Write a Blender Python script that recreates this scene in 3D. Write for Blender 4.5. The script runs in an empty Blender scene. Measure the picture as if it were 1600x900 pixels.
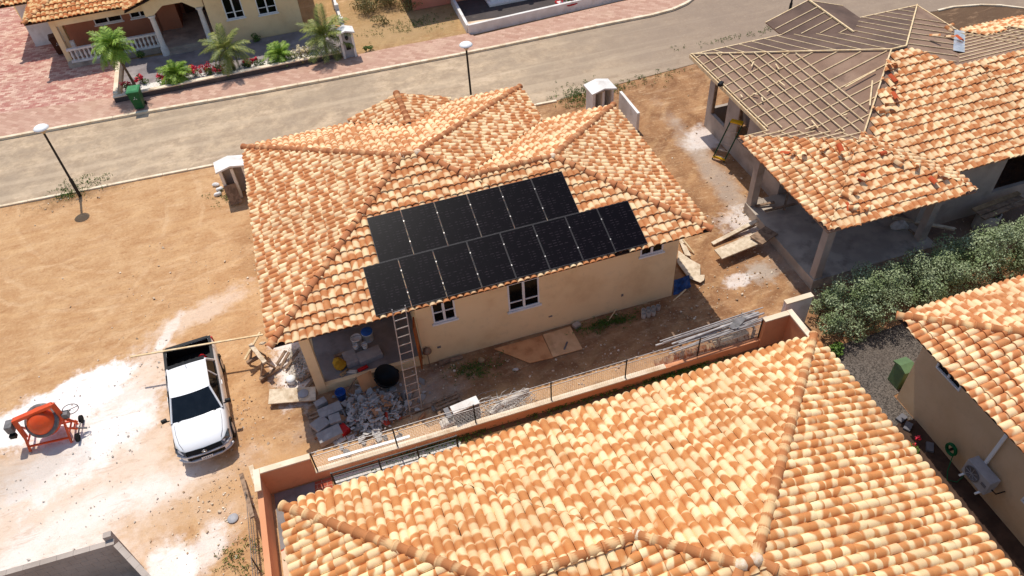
import bpy, math, random
import numpy as np
from mathutils import Vector, Matrix

random.seed(11)
rng = np.random.default_rng(11)
sc = bpy.context.scene
COL = sc.collection
V = Vector
rad = math.radians

# ------------------------------------------------------------------ camera
CAM_H = 20.0
FOC = 1192.0                     # focal length in pixels of the 1600 px wide photograph
PITCH, ROLL, YAW = rad(45.32), rad(-4.14), rad(15.10)
_f = V((math.sin(YAW) * math.cos(PITCH), math.cos(YAW) * math.cos(PITCH), -math.sin(PITCH)))
_r = V((math.cos(YAW), -math.sin(YAW), 0))
_u = _r.cross(_f)
CR = _r * math.cos(ROLL) + _u * math.sin(ROLL)
CU = -_r * math.sin(ROLL) + _u * math.cos(ROLL)
CF = _f
CPOS = V((0, 0, CAM_H))
cd = bpy.data.cameras.new("camera")
cam = bpy.data.objects.new("camera", cd)
COL.objects.link(cam)
cd.sensor_width = 36.0
cd.lens = 36.0 * FOC / 1600.0
cd.clip_start = 0.5
cd.clip_end = 2000
mw = Matrix.Identity(4)
for i in range(3):
    mw[i][0], mw[i][1], mw[i][2], mw[i][3] = CR[i], CU[i], -CF[i], CPOS[i]
cam.matrix_world = mw
sc.camera = cam

# ------------------------------------------------------------------ world, sun, exposure
TOSUN = V((-0.19, 1.61, 3.46)).normalized()
w = bpy.data.worlds.new("World")
sc.world = w
w.use_nodes = True
nt = w.node_tree
sky = nt.nodes.new("ShaderNodeTexSky")
sky.sky_type = 'NISHITA'
sky.sun_disc = False
sky.sun_elevation = math.asin(TOSUN.z)
sky.sun_rotation = math.atan2(TOSUN.x, TOSUN.y)
bg = nt.nodes["Background"]
bg.inputs[1].default_value = 0.135
nt.links.new(sky.outputs[0], bg.inputs[0])
sd = bpy.data.lights.new("sun", 'SUN')
sd.energy = 3.8
sd.angle = rad(0.5)
sd.color = (1.0, 0.945, 0.86)
so = bpy.data.objects.new("sun", sd)
COL.objects.link(so)
so.location = (0, 30, 40)
so.rotation_euler = TOSUN.to_track_quat('Z', 'Y').to_euler()
sc.view_settings.view_transform = 'Standard'
sc.view_settings.look = 'None'
sc.view_settings.gamma = 1.0
sc.view_settings.exposure = 0.0
sc.view_settings.use_curve_mapping = False


# ------------------------------------------------------------------ pixel -> place helpers
def ray(x, y):
    return CR * ((x - 800) / FOC) + CU * (-(y - 450) / FOC) + CF


def G(x, y, z=0.0):
    """point at height z seen at photo pixel x, y"""
    d = ray(x, y)
    return CPOS + d * ((z - CAM_H) / d.z)


def GY(x, y, Y):
    d = ray(x, y)
    return CPOS + d * (Y / d.y)


def GX(x, y, X):
    d = ray(x, y)
    return CPOS + d * (X / d.x)


def pix(p):
    q = V(p) - CPOS
    z = q.dot(CF)
    return 800 + FOC * q.dot(CR) / z, 450 - FOC * q.dot(CU) / z, z


# ------------------------------------------------------------------ materials
def lin(c):
    return tuple(((v / 255) / 12.92 if v / 255 <= 0.04045 else ((v / 255 + 0.055) / 1.055) ** 2.4) for v in c) + (1.0,)


class NT:
    def __init__(s, name):
        s.m = bpy.data.materials.new(name)
        s.m.use_nodes = True
        s.t = s.m.node_tree
        s.b = s.t.nodes["Principled BSDF"]
        s.pos = None

    def n(s, typ, **k):
        o = s.t.nodes.new(typ)
        for a, v in k.items():
            setattr(o, a, v)
        return o

    def l(s, a, b):
        s.t.links.new(a, b)

    def val(s, x, sock):
        if isinstance(x, (int, float)):
            sock.default_value = x
        elif isinstance(x, (tuple, list)):
            sock.default_value = x
        else:
            s.l(x, sock)

    def P(s):
        if s.pos is None:
            s.pos = s.n("ShaderNodeNewGeometry").outputs["Position"]
        return s.pos

    def math(s, op, a, b=0.0, c=0.0, clamp=False):
        o = s.n("ShaderNodeMath", operation=op, use_clamp=clamp)
        s.val(a, o.inputs[0]); s.val(b, o.inputs[1]); s.val(c, o.inputs[2])
        return o.outputs[0]

    def vmath(s, op, a, b=(0, 0, 0)):
        o = s.n("ShaderNodeVectorMath", operation=op)
        s.val(a, o.inputs[0]); s.val(b, o.inputs[1])
        return o.outputs["Value"] if op in ('LENGTH', 'DISTANCE', 'DOT_PRODUCT') else o.outputs[0]

    def noise(s, scale, vec=None, detail=4.0, rough=0.55, dist=0.0):
        o = s.n("ShaderNodeTexNoise")
        s.l(vec if vec is not None else s.P(), o.inputs["Vector"])
        o.inputs["Scale"].default_value = scale
        o.inputs["Detail"].default_value = detail
        o.inputs["Roughness"].default_value = rough
        o.inputs["Distortion"].default_value = dist
        return o.outputs[0]

    def ramp(s, x, lo, hi):
        o = s.n("ShaderNodeMapRange", interpolation_type='SMOOTHSTEP')
        s.val(x, o.inputs[0]); s.val(lo, o.inputs[1]); s.val(hi, o.inputs[2])
        return o.outputs[0]

    def mix(s, f, a, b, mode='MIX'):
        o = s.n("ShaderNodeMix", data_type='RGBA', blend_type=mode)
        s.val(f, o.inputs[0]); s.val(a, o.inputs[6]); s.val(b, o.inputs[7])
        return o.outputs[2]

    def bump(s, h, strength=0.3, dist=0.02):
        o = s.n("ShaderNodeBump")
        o.inputs["Strength"].default_value = strength
        o.inputs["Distance"].default_value = dist
        s.l(h, o.inputs["Height"])
        s.l(o.outputs[0], s.b.inputs["Normal"])

    def out(s, col, rough=0.85, spec=0.25, metal=0.0):
        s.val(col, s.b.inputs["Base Color"])
        s.val(rough, s.b.inputs["Roughness"])
        s.b.inputs["Specular IOR Level"].default_value = spec
        s.b.inputs["Metallic"].default_value = metal
        return s.m


def simple(name, c1, c2=None, scale=2.0, rough=0.85, spec=0.25, metal=0.0, bump=0.0, bscale=40.0, dirt=None, dscale=1.2):
    k = NT(name)
    col = lin(c1)
    if c2:
        col = k.mix(k.ramp(k.noise(scale), 0.35, 0.65), lin(c1), lin(c2))
    if dirt:
        col = k.mix(k.math('MULTIPLY', k.ramp(k.noise(dscale, detail=6, rough=0.65), 0.5, 0.72), 0.8), col, lin(dirt))
    if name.startswith("wall_"):
        col = k.mix(k.math('MULTIPLY', k.ramp(k.noise(3.1, detail=8, rough=0.7), 0.52, 0.7), 0.3), col, lin(tuple(v * .86 for v in c1)))
    if bump:
        k.bump(k.noise(bscale, detail=3), bump)
    return k.out(col, rough, spec, metal)


MAT = {}


def tile_material(name, dark, dark2, cream, bias=0.0):
    """roof tile: terracotta with sprayed cream patches, different on every tile"""
    k = NT(name)
    uv = k.n("ShaderNodeUVMap").outputs[0]
    rnd = k.n("ShaderNodeObjectInfo").outputs["Random"]
    at = k.n("ShaderNodeAttribute", attribute_name="tid").outputs["Fac"]
    idv = k.math('ADD', k.math('MULTIPLY', rnd, 311.0), k.math('MULTIPLY', at, 617.0))
    cmb = k.n("ShaderNodeCombineXYZ")
    k.l(idv, cmb.inputs[2])
    k.l(k.math('MULTIPLY', idv, 0.37), cmb.inputs[0])
    suv = k.n("ShaderNodeSeparateXYZ")
    k.l(uv, suv.inputs[0])
    wn = k.n("ShaderNodeTexWhiteNoise", noise_dimensions='1D')
    k.l(idv, wn.inputs["W"])
    wn2 = k.n("ShaderNodeTexWhiteNoise", noise_dimensions='1D')
    k.l(k.math('ADD', idv, 7.7), wn2.inputs["W"])
    vec = k.vmath('ADD', k.vmath('MULTIPLY', uv, (0.7, 1.2, 0)), cmb.outputs[0])
    n = k.noise(1.0, vec, detail=1.0, rough=0.45)
    ph = k.math('ADD', k.math('MULTIPLY', suv.outputs[1], k.math('ADD', 0.62, k.math('MULTIPLY', wn2.outputs[0], 0.35))), k.math('MULTIPLY', wn.outputs[0], 1.0))
    ph = k.math('ADD', ph, k.math('MULTIPLY', n, 0.75))
    ph = k.math('ADD', ph, k.math('MULTIPLY', k.math('MULTIPLY', suv.outputs[0], k.math('SUBTRACT', wn2.outputs[0], 0.5)), 0.5))
    sn = k.math('SINE', k.math('MULTIPLY', ph, 6.2832))
    wide = k.noise(0.55, detail=2)
    m = k.ramp(sn, -0.42 - bias * 4, 0.62 - bias * 4)
    wn3 = k.n("ShaderNodeTexWhiteNoise", noise_dimensions='1D')
    k.l(k.math('ADD', idv, 3.3), wn3.inputs["W"])
    m = k.math('MULTIPLY', m, k.math('ADD', 0.62, k.math('MULTIPLY', wn3.outputs[0], 0.38)))
    d = k.mix(k.noise(2.2, vec, detail=2), lin(dark), lin(dark2))
    d = k.mix(k.math('MULTIPLY', wn2.outputs[0], 0.5), d, lin(dark2))
    col = k.mix(m, d, lin(cream))
    fine = k.noise(38.0, detail=4, rough=0.7)
    col = k.mix(k.math('MULTIPLY', k.ramp(fine, 0.45, 0.8), 0.22), col, lin((138, 90, 58)))
    col = k.mix(k.math('MULTIPLY', k.ramp(wide, 0.42, 0.68), 0.20), col, lin((168, 122, 82)))
    k.bump(fine, 0.12, 0.006)
    return k.out(col, 0.8, 0.2)


MAT['tile'] = tile_material("tile_blend", (216, 152, 92), (196, 124, 72), (252, 226, 176), 0.03)
MAT['tile_red'] = tile_material("tile_blend_red", (214, 150, 96), (192, 120, 74), (252, 224, 176), 0.02)
MAT['tile_far'] = tile_material("tile_blend_far", (205, 130, 74), (190, 110, 62), (242, 205, 145), 0.03)
MAT['ridge_red'] = tile_material("tile_ridge_red", (194, 128, 84), (172, 106, 68), (224, 172, 122), -0.14)
MAT['ridge'] = tile_material("tile_ridge", (202, 136, 86), (178, 110, 66), (240, 200, 146), -0.08)
MAT['mortar'] = simple("mortar", (236, 214, 188), (214, 178, 140), 9, bump=0.4)
MAT['deck'] = simple("roof_deck", (70, 46, 34), (50, 36, 28), 3)
MAT['beige'] = simple("wall_beige", (244, 216, 170), (238, 208, 160), 0.7, bump=0.08, bscale=60, dirt=(222, 188, 142), dscale=0.7)
MAT['beige_pale'] = simple("wall_pale", (222, 190, 152), (214, 180, 140), 0.8, bump=0.08, dirt=(200, 165, 128), dscale=0.6)
MAT['salmon'] = simple("wall_salmon", (226, 160, 118), (218, 150, 108), 0.8, bump=0.1, dirt=(202, 134, 96), dscale=0.9)
MAT['pink'] = simple("wall_pink", (216, 142, 116), (208, 132, 106), 0.8, bump=0.1)
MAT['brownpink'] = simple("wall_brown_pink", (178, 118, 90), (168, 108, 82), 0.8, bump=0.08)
MAT['whitewall'] = simple("white_paint", (236, 232, 226), (222, 216, 208), 1.5, bump=0.1, dirt=(200, 190, 180), dscale=1.6)
MAT['cap'] = simple("wall_cap", (240, 222, 196), (228, 206, 176), 1.6, bump=0.15, dirt=(196, 160, 124), dscale=2.0)  # also paints the salmon boundary wall's tops pale, as if sunlit
MAT['render'] = simple("grey_render", (186, 172, 160), (168, 154, 142), 0.9, bump=0.25, bscale=25, dirt=(144, 130, 118), dscale=0.8)
MAT['concrete'] = simple("concrete", (190, 176, 160), (166, 152, 138), 1.4, bump=0.3, bscale=18, dirt=(124, 112, 102), dscale=1.1)
MAT['darkconc'] = simple("porch_floor", (140, 134, 132), (124, 118, 116), 1.4, bump=0.15, dirt=(108, 102, 98))
MAT['kerb'] = simple("kerb_concrete", (238, 222, 194), (222, 200, 168), 2.2, bump=0.3, dirt=(190, 162, 128), dscale=1.5)
MAT['white'] = simple("white_plastic", (238, 238, 236), rough=0.4)
MAT['frame'] = simple("window_frame", (232, 232, 230), (222, 222, 222), 3, rough=0.45)
MAT['glass'] = simple("dark_glass", (10, 11, 13), rough=0.08, spec=0.12)
MAT['black'] = simple("black_plastic", (18, 18, 19), rough=0.55)
MAT['steelblack'] = simple("black_steel", (26, 25, 25), rough=0.5, spec=0.4)
MAT['rubber'] = simple("rubber", (20, 20, 20), (30, 29, 28), 8, rough=0.9)
MAT['chrome'] = simple("bright_metal", (200, 202, 205), rough=0.25, metal=1.0)
MAT['alu'] = simple("aluminium", (196, 192, 188), (170, 166, 162), 6, rough=0.45, metal=0.55)
MAT['galv'] = simple("galvanised", (206, 212, 220), (176, 184, 194), 5, rough=0.35, metal=0.6)
MAT['wood'] = simple("pale_timber", (236, 212, 172), (222, 192, 146), 7, bump=0.2, bscale=60, dirt=(200, 164, 118), dscale=3)
MAT['batten'] = simple("batten_timber", (222, 198, 160), (204, 176, 136), 7, dirt=(180, 150, 112), dscale=3)
MAT['woodold'] = simple("old_timber", (160, 132, 108), (128, 104, 84), 6, bump=0.3, bscale=60, dirt=(100, 82, 68), dscale=3)
MAT['woodpale'] = simple("cement_timber", (226, 208, 182), (200, 180, 152), 5, bump=0.25, dirt=(164, 136, 104), dscale=2.4)
MAT['ply'] = simple("plywood", (226, 164, 112), (210, 146, 96), 2.2, bump=0.1, dirt=(184, 122, 78), dscale=2.2)
MAT['plypale'] = simple("plywood_pale", (234, 188, 140), (220, 172, 124), 2.5, bump=0.1, dirt=(200, 150, 106), dscale=2.2)
MAT['felt'] = simple("roof_plywood", (152, 124, 104), (134, 106, 88), 0.9, bump=0.15, bscale=30, dirt=(112, 88, 74), dscale=0.8)
MAT['felt2'] = simple("roof_plywood_dark", (112, 90, 78), (96, 76, 66), 0.9, bump=0.15, bscale=30, dirt=(80, 64, 56), dscale=0.8)
MAT['doorwood'] = simple("door_wood", (170, 92, 40), (140, 72, 30), 3, rough=0.5)
MAT['darkdoor'] = simple("dark_door_wood", (84, 48, 32), (70, 40, 28), 3, rough=0.5)
MAT['orange'] = simple("orange_paint", (226, 84, 24), (212, 74, 20), 3, rough=0.4, spec=0.45, dirt=(186, 84, 44), dscale=5)
MAT['greymetal'] = simple("grey_metal", (120, 116, 116), (100, 97, 96), 5, rough=0.5, dirt=(150, 146, 140), dscale=6)
MAT['carwhite'] = simple("car_white", (240, 240, 240), rough=0.22, spec=0.5)
MAT['carglass'] = simple("car_glass", (18, 24, 30), (26, 32, 38), 3, rough=0.03, spec=0.5)
MAT['headlamp'] = simple("lamp_glass", (90, 94, 98), (60, 62, 66), 20, rough=0.08, spec=0.7)
MAT['silver'] = simple("silver_bumper", (196, 196, 198), rough=0.35, metal=0.2)
MAT['binbgreen'] = simple("bin_green", (28, 92, 50), (24, 80, 44), 4, rough=0.5)
MAT['lidgreen'] = simple("lid_green", (70, 140, 92), (60, 128, 82), 4, rough=0.5)
MAT['boxgreen'] = simple("cabinet_green", (98, 122, 84), (90, 112, 78), 3, rough=0.5, dirt=(116, 130, 98))
MAT['hosegreen'] = simple("hose_green", (16, 110, 62), (12, 90, 50), 9, rough=0.4)
MAT['laddergreen'] = simple("fibreglass_green", (16, 78, 54), (12, 64, 44), 6, rough=0.5)
MAT['yellow'] = simple("yellow_plastic", (228, 178, 30), rough=0.5)
MAT['blue'] = simple("blue_plastic", (40, 96, 178), (32, 80, 156), 6, rough=0.45)
MAT['tarp'] = simple("blue_tarp", (44, 78, 128), (26, 50, 92), 5, rough=0.4, bump=0.5, bscale=8)
MAT['red'] = simple("red_plastic", (196, 34, 36), (170, 24, 30), 5, rough=0.5)
MAT['grey'] = simple("grey_plastic", (172, 170, 172), (160, 158, 160), 4, rough=0.5)
MAT['greydark'] = simple("grille_grey", (110, 108, 112), rough=0.5)
MAT['pipe'] = simple("grey_pipe", (186, 180, 176), (158, 152, 150), 5, rough=0.45, metal=0.2)
MAT['trunk'] = simple("palm_trunk", (120, 96, 72), (92, 72, 54), 8, bump=0.5, bscale=30)
MAT['stem'] = simple("stem", (96, 78, 58), (76, 62, 46), 8)
MAT['carton'] = simple("cardboard", (176, 146, 110), (150, 122, 92), 4)
MAT['boxgrey'] = simple("tile_carton", (164, 158, 154), (140, 134, 132), 3, dirt=(186, 182, 178), dscale=3)
MAT['sack'] = simple("cement_sack", (208, 200, 190), (184, 172, 158), 5, bump=0.3, bscale=10)
MAT['yellowbag'] = simple("yellow_bag", (196, 152, 44), (170, 126, 30), 6, bump=0.4, bscale=12)


def leaf_material(name, a, b, c):
    k = NT(name)
    g = k.n("ShaderNodeAttribute", attribute_name="tid").outputs["Fac"]
    col = k.mix(g, lin(a), lin(b))
    col = k.mix(k.ramp(k.noise(1.3, detail=2), 0.4, 0.7), col, lin(c))
    k.b.inputs["Transmission Weight"].default_value = 0.0
    return k.out(col, 0.55, 0.35)


MAT['leaf_hedge'] = leaf_material("leaf_silver_green", (96, 112, 70), (182, 192, 150), (124, 140, 90))
MAT['leaf_green'] = leaf_material("leaf_green", (60, 88, 30), (104, 134, 46), (78, 104, 36))
MAT['leaf_palm'] = leaf_material("leaf_palm", (84, 118, 32), (164, 188, 70), (112, 146, 44))
MAT['leaf_palm_dry'] = leaf_material("leaf_palm_olive", (88, 104, 42), (160, 160, 80), (112, 124, 56))
MAT['leaf_dry'] = leaf_material("leaf_dry", (96, 92, 48), (150, 136, 78), (118, 106, 58))
MAT['flower'] = leaf_material("flower_red", (206, 26, 44), (232, 54, 82), (190, 20, 52))
MAT['flower_pale'] = leaf_material("flower_pale", (230, 214, 176), (244, 236, 214), (214, 190, 130))

k = NT("rubble")
at = k.n("ShaderNodeAttribute", attribute_name="tid").outputs["Fac"]
wn = k.n("ShaderNodeTexWhiteNoise", noise_dimensions='1D')
k.l(k.math('MULTIPLY', at, 97.0), wn.inputs["W"])
col = k.mix(k.ramp(at, 0.1, 0.9), lin((120, 114, 110)), lin((190, 184, 178)))
col = k.mix(k.ramp(wn.outputs[0], 0.84, 0.86), col, lin((176, 130, 96)))
col = k.mix(k.ramp(wn.outputs[0], 0.982, 0.986), col, lin((176, 62, 46)))
k.bump(k.noise(30), 0.3)
MAT['rubble'] = k.out(col, 0.9)
k = NT("pebbles")
at = k.n("ShaderNodeAttribute", attribute_name="tid").outputs["Fac"]
col = k.mix(at, lin((170, 138, 104)), lin((238, 222, 198)))
MAT['pebble'] = k.out(col, 0.9)

# ---- solar cells
k = NT("solar_cells")
uv = k.n("ShaderNodeUVMap").outputs[0]
sx = k.n("ShaderNodeSeparateXYZ")
k.l(uv, sx.inputs[0])
rnd = k.n("ShaderNodeObjectInfo").outputs["Random"]
vv = k.math('MULTIPLY', sx.outputs[1], 18.0)
line = k.math('LESS_THAN', k.math('FRACT', vv), 0.13)
cmb = k.n("ShaderNodeCombineXYZ")
k.l(k.math('MULTIPLY', sx.outputs[0], 5.0), cmb.inputs[0])
k.l(k.math('ADD', k.math('MULTIPLY', k.math('FLOOR', vv), 0.35), k.math('MULTIPLY', rnd, 91.0)), cmb.inputs[1])
dash = k.ramp(k.noise(1.0, cmb.outputs[0], detail=1), 0.48, 0.58)
colj = k.math('LESS_THAN', k.math('ABSOLUTE', k.math('SUBTRACT', k.math('FRACT', k.math('MULTIPLY', sx.outputs[0], 6.0)), 0.5)), 0.33)
f = k.math('MULTIPLY', k.math('MULTIPLY', line, dash), colj)
base = k.mix(k.noise(0.9), lin((9, 7, 12)), lin((14, 11, 17)))
base = k.mix(k.math('MULTIPLY', f, 0.6), base, lin((74, 64, 70)))
dirt = k.ramp(k.noise(3.4, detail=7, rough=0.75), 0.66, 0.8)
base = k.mix(k.math('MULTIPLY', dirt, 0.3), base, lin((96, 92, 90)))
MAT['cells'] = k.out(base, 0.3, 0.05)


# ---- ground with its stains
def stain(k, col, centre, rx, ry, ang, tint, amt=1.0, edge=0.35, nscale=1.3, namp=0.9):
    p = k.n("ShaderNodeMapping", vector_type='TEXTURE')
    k.l(k.P(), p.inputs[0])
    p.inputs["Location"].default_value = (centre[0], centre[1], 0)
    p.inputs["Rotation"].default_value = (0, 0, ang)
    p.inputs["Scale"].default_value = (rx, ry, 1)
    d = k.vmath('LENGTH', k.vmath('MULTIPLY', p.outputs[0], (1, 1, 0)))
    n = k.noise(nscale, detail=7, rough=0.68)
    d = k.math('ADD', d, k.math('MULTIPLY', k.math('SUBTRACT', n, 0.5), namp * 2))
    m = k.ramp(d, 1.0 + edge, 1.0 - edge)
    return k.mix(k.math('MULTIPLY', m, amt), col, tint)


k = NT("dirt_ground")
P = k.P()
big = k.noise(0.16, detail=5, rough=0.6)
mid = k.noise(0.9, detail=7, rough=0.65, dist=0.6)
fine = k.noise(9.0, detail=6, rough=0.72)
grit = k.noise(60.0, detail=3, rough=0.7)
col = k.mix(k.ramp(mid, 0.34, 0.66), lin((186, 142, 100)), lin((203, 163, 120)))
sxyz = k.n("ShaderNodeSeparateXYZ")
k.l(P, sxyz.inputs[0])
brown = k.mix(k.ramp(mid, 0.3, 0.7), lin((132, 94, 66)), lin((176, 134, 96)))
east = k.ramp(k.math('ADD', sxyz.outputs[0], k.math('MULTIPLY', k.math('SUBTRACT', big, 0.5), 8.0)), -4.5, -2.0)
col = k.mix(east, col, brown)
north = k.ramp(k.math('ADD', sxyz.outputs[1], k.math('MULTIPLY', k.math('SUBTRACT', mid, 0.5), 5.0)), 37.0, 40.0)
col = k.mix(north, col, k.mix(mid, lin((150, 118, 78)), lin((190, 158, 112))))
# wheel ruts sweeping in from the road to the forecourt
wv = k.n("ShaderNodeTexWave", wave_type='RINGS', rings_direction='SPHERICAL')
mp = k.n("ShaderNodeMapping")
k.l(P, mp.inputs[0])
c0 = G(180, 60)
mp.inputs["Location"].default_value = (-c0.x, -c0.y, 0)
k.l(mp.outputs[0], wv.inputs[0])
wv.inputs["Scale"].default_value = 0.42
wv.inputs["Distortion"].default_value = 5.0
wv.inputs["Detail"].default_value = 4.0
wv.inputs["Detail Scale"].default_value = 0.8
rut = k.math('MULTIPLY', k.ramp(wv.outputs["Fac"], 0.55, 0.95), k.ramp(k.noise(0.5, detail=3), 0.42, 0.6))
col = k.mix(k.math('MULTIPLY', rut, 0.18), col, lin((228, 186, 134)))
mp2 = k.n("ShaderNodeMapping")
k.l(P, mp2.inputs[0])
mp2.inputs["Rotation"].default_value = (0, 0, rad(-12))
mp2.inputs["Scale"].default_value = (0.45, 1.7, 1)
strk = k.noise(2.3, mp2.outputs[0], detail=8, rough=0.72, dist=0.4)
col = k.mix(k.math('MULTIPLY', k.ramp(strk, 0.52, 0.68), 0.5), col, lin((220, 184, 144)))
col = k.mix(k.math('MULTIPLY', k.ramp(strk, 0.46, 0.32), 0.5), col, lin((162, 114, 76)))
col = k.mix(k.math('MULTIPLY', k.ramp(fine, 0.5, 0.72), 0.4), col, lin((150, 100, 64)))
col = k.mix(k.math('MULTIPLY', k.ramp(fine, 0.48, 0.3), 0.35), col, lin((226, 188, 142)))
def circle3(a, b, c):
    d = 2 * (a.x * (b.y - c.y) + b.x * (c.y - a.y) + c.x * (a.y - b.y))
    ux = ((a.x ** 2 + a.y ** 2) * (b.y - c.y) + (b.x ** 2 + b.y ** 2) * (c.y - a.y) + (c.x ** 2 + c.y ** 2) * (a.y - b.y)) / d
    uy = ((a.x ** 2 + a.y ** 2) * (c.x - b.x) + (b.x ** 2 + b.y ** 2) * (a.x - c.x) + (c.x ** 2 + c.y ** 2) * (b.x - a.x)) / d
    return ux, uy, math.hypot(a.x - ux, a.y - uy)


wob = k.math('MULTIPLY', k.math('SUBTRACT', k.noise(1.4, detail=5, rough=0.6), 0.5), 0.5)
brk = k.ramp(k.noise(0.8, detail=4), 0.36, 0.58)
trk = None
for (pa, pb, pc, tints) in [((60, 400), (210, 420), (395, 345), 1.45), ((40, 480), (220, 470), (400, 385), 1.45), ((10, 600), (180, 480), (260, 320), 1.45), ((300, 760), (330, 860), (420, 560), 1.4)]:
    ux, uy, rr0 = circle3(G(*pa), G(*pb), G(*pc))
    dd = k.math('ADD', k.vmath('LENGTH', k.vmath('MULTIPLY', k.vmath('SUBTRACT', P, (ux, uy, 0)), (1, 1, 0))), wob)
    for off in (0.0, tints):
        b_ = k.ramp(k.math('ABSOLUTE', k.math('SUBTRACT', dd, rr0 + off)), 0.13, 0.06)
        trk = b_ if trk is None else k.math('MAXIMUM', trk, b_)
west = k.ramp(sxyz.outputs[0], -3.2, -4.2)
trk = k.math('MULTIPLY', k.math('MULTIPLY', trk, brk), west)
tread = k.math('ADD', 0.45, k.math('MULTIPLY', k.ramp(k.noise(14.0, detail=2), 0.4, 0.6), 0.55))
col = k.mix(k.math('MULTIPLY', k.math('MULTIPLY', trk, tread), 0.3), col, lin((226, 192, 152)))
pale = lin((230, 208, 188))
white = lin((250, 245, 240))
grey = lin((186, 172, 158))
for (px, py, rx, ry, a, tint, amt, edge, ns, na) in [
        (70, 800, 4.6, 3.0, 0.1, pale, 0.85, 0.4, 0.8, 0.9),
        (250, 770, 3.0, 1.3, -0.3, pale, 0.5, 0.5, 0.8, 1.2),
        (120, 830, 3.0, 0.9, 0.2, white, 0.5, 0.5, 0.9, 1.3),
        (135, 608, 1.75, 0.85, 0.25, white, 1.0, 0.22, 1.6, 0.8),
        (60, 655, 2.1, 1.0, 0.1, white, 0.9, 0.28, 1.6, 0.9),
        (185, 650, 1.6, 1.0, 0.9, white, 0.6, 0.4, 1.4, 1.2),
        (240, 575, 0.7, 1.0, -0.2, pale, 0.75, 0.4, 1.8, 1.4),
        (262, 520, 0.22, 0.9, -0.5, white, 0.7, 0.4, 2.0, 1.2),
        (310, 490, 2.0, 0.5, 0.4, pale, 0.6, 0.5, 2.0, 1.3),
        (130, 705, 2.4, 1.0, 0.5, white, 0.6, 0.35, 1.2, 1.3),
        (40, 740, 1.5, 0.8, 0.1, grey, 0.5, 0.5, 1.2, 1.3),
        (268, 885, 0.7, 0.7, 0.2, white, 0.8, 0.3, 1.4, 0.9),
        (320, 858, 0.8, 0.5, 0.7, white, 0.6, 0.4, 1.6, 1.0),
        (1140, 300, 0.5, 5.5, -0.04, grey, 0.6, 0.5, 1.1, 1.2),
        (1105, 215, 1.1, 0.8, 0.2, white, 0.55, 0.5, 1.6, 1.3),
        (1165, 345, 0.9, 0.8, 0.2, white, 0.5, 0.5, 2.0, 1.5),
        (1190, 425, 0.6, 0.5, 0.2, grey, 0.8, 0.4, 2.0, 1.2),
        (1155, 437, 0.6, 0.3, 0.1, white, 0.6, 0.4, 2.4, 1.3),
        (455, 570, 0.6, 1.6, 0.0, white, 0.75, 0.4, 2.4, 1.2),
        (600, 640, 2.3, 1.3, 0.0, grey, 0.6, 0.5, 1.4, 1.2),
        (120, 292, 1.9, 1.0, 0.1, lin((122, 92, 62)), 0.7, 0.5, 2.0, 1.4),
        (620, 45, 3.2, 1.6, 0.1, lin((178, 148, 108)), 0.7, 0.5, 0.8, 1.0),
        (1530, 330, 7.0, 2.0, 0.0, lin((128, 108, 96)), 0.85, 0.4, 0.9, 1.2),
        (1500, 35, 7.0, 3.4, 0.0, lin((98, 78, 62)), 0.9, 0.3, 0.9, 0.8),
        (620, 690, 8.0, 0.9, 0.0, lin((200, 158, 112)), 0.8, 0.4, 1.0, 0.8),
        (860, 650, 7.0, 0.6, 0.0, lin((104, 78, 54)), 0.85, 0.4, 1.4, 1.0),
]:
    c = G(px, py)
    col = stain(k, col, (c.x, c.y), rx, ry, a, tint, amt, edge, ns, na)
strk2 = k.noise(1.7, mp2.outputs[0], detail=9, rough=0.78, dist=0.7)
col = k.mix(k.math('MULTIPLY', k.ramp(strk2, 0.52, 0.66), 0.42), col, lin((186, 150, 118)))
col = k.mix(k.math('MULTIPLY', k.ramp(k.noise(4.5, detail=8, rough=0.8), 0.58, 0.72), 0.35), col, lin((150, 116, 90)))
col = k.mix(k.math('MULTIPLY', k.ramp(grit, 0.58, 0.72), 0.3), col, lin((120, 84, 56)))
h = k.math('ADD', k.math('MULTIPLY', fine, 0.9), k.math('MULTIPLY', mid, 0.5))
h = k.math('ADD', h, k.math('MULTIPLY', grit, 0.25))
h = k.math('SUBTRACT', h, k.math('MULTIPLY', trk, 0.35))
k.bump(h, 0.55, 0.06)
MAT['ground'] = k.out(col, 0.95, 0.1)

k = NT("dusty_road")
mid = k.noise(1.3, detail=10, rough=0.78, dist=0.15)
fine = k.noise(7.0, detail=6, rough=0.7)
mp = k.n("ShaderNodeMapping")
k.l(k.P(), mp.inputs[0])
mp.inputs["Scale"].default_value = (0.34, 0.8, 1)
streak = k.noise(1.5, mp.outputs[0], detail=10, rough=0.74, dist=0.12)
col = k.mix(k.ramp(mid, 0.38, 0.62), lin((166, 144, 120)), lin((200, 176, 146)))
col = k.mix(k.math('MULTIPLY', k.ramp(streak, 0.45, 0.62), 0.6), col, lin((170, 150, 128)))
col = k.mix(k.math('MULTIPLY', k.ramp(streak, 0.48, 0.34), 0.6), col, lin((214, 190, 162)))
sxyz = k.n("ShaderNodeSeparateXYZ")
k.l(k.P(), sxyz.inputs[0])
col = k.mix(k.math('MULTIPLY', k.ramp(k.noise(0.22, detail=5, rough=0.6), 0.45, 0.6), 0.5), col, lin((158, 140, 120)))
mp3 = k.n("ShaderNodeMapping")
k.l(k.P(), mp3.inputs[0])
mp3.inputs["Scale"].default_value = (0.03, 0.9, 1)
col = k.mix(k.math('MULTIPLY', k.ramp(k.noise(1.6, mp3.outputs[0], detail=3), 0.5, 0.65), 0.4), col, lin((206, 184, 156)))
e = k.ramp(k.math('ADD', sxyz.outputs[0], k.math('MULTIPLY', k.math('SUBTRACT', mid, 0.5), 14.0)), 8.0, 24.0)
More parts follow.
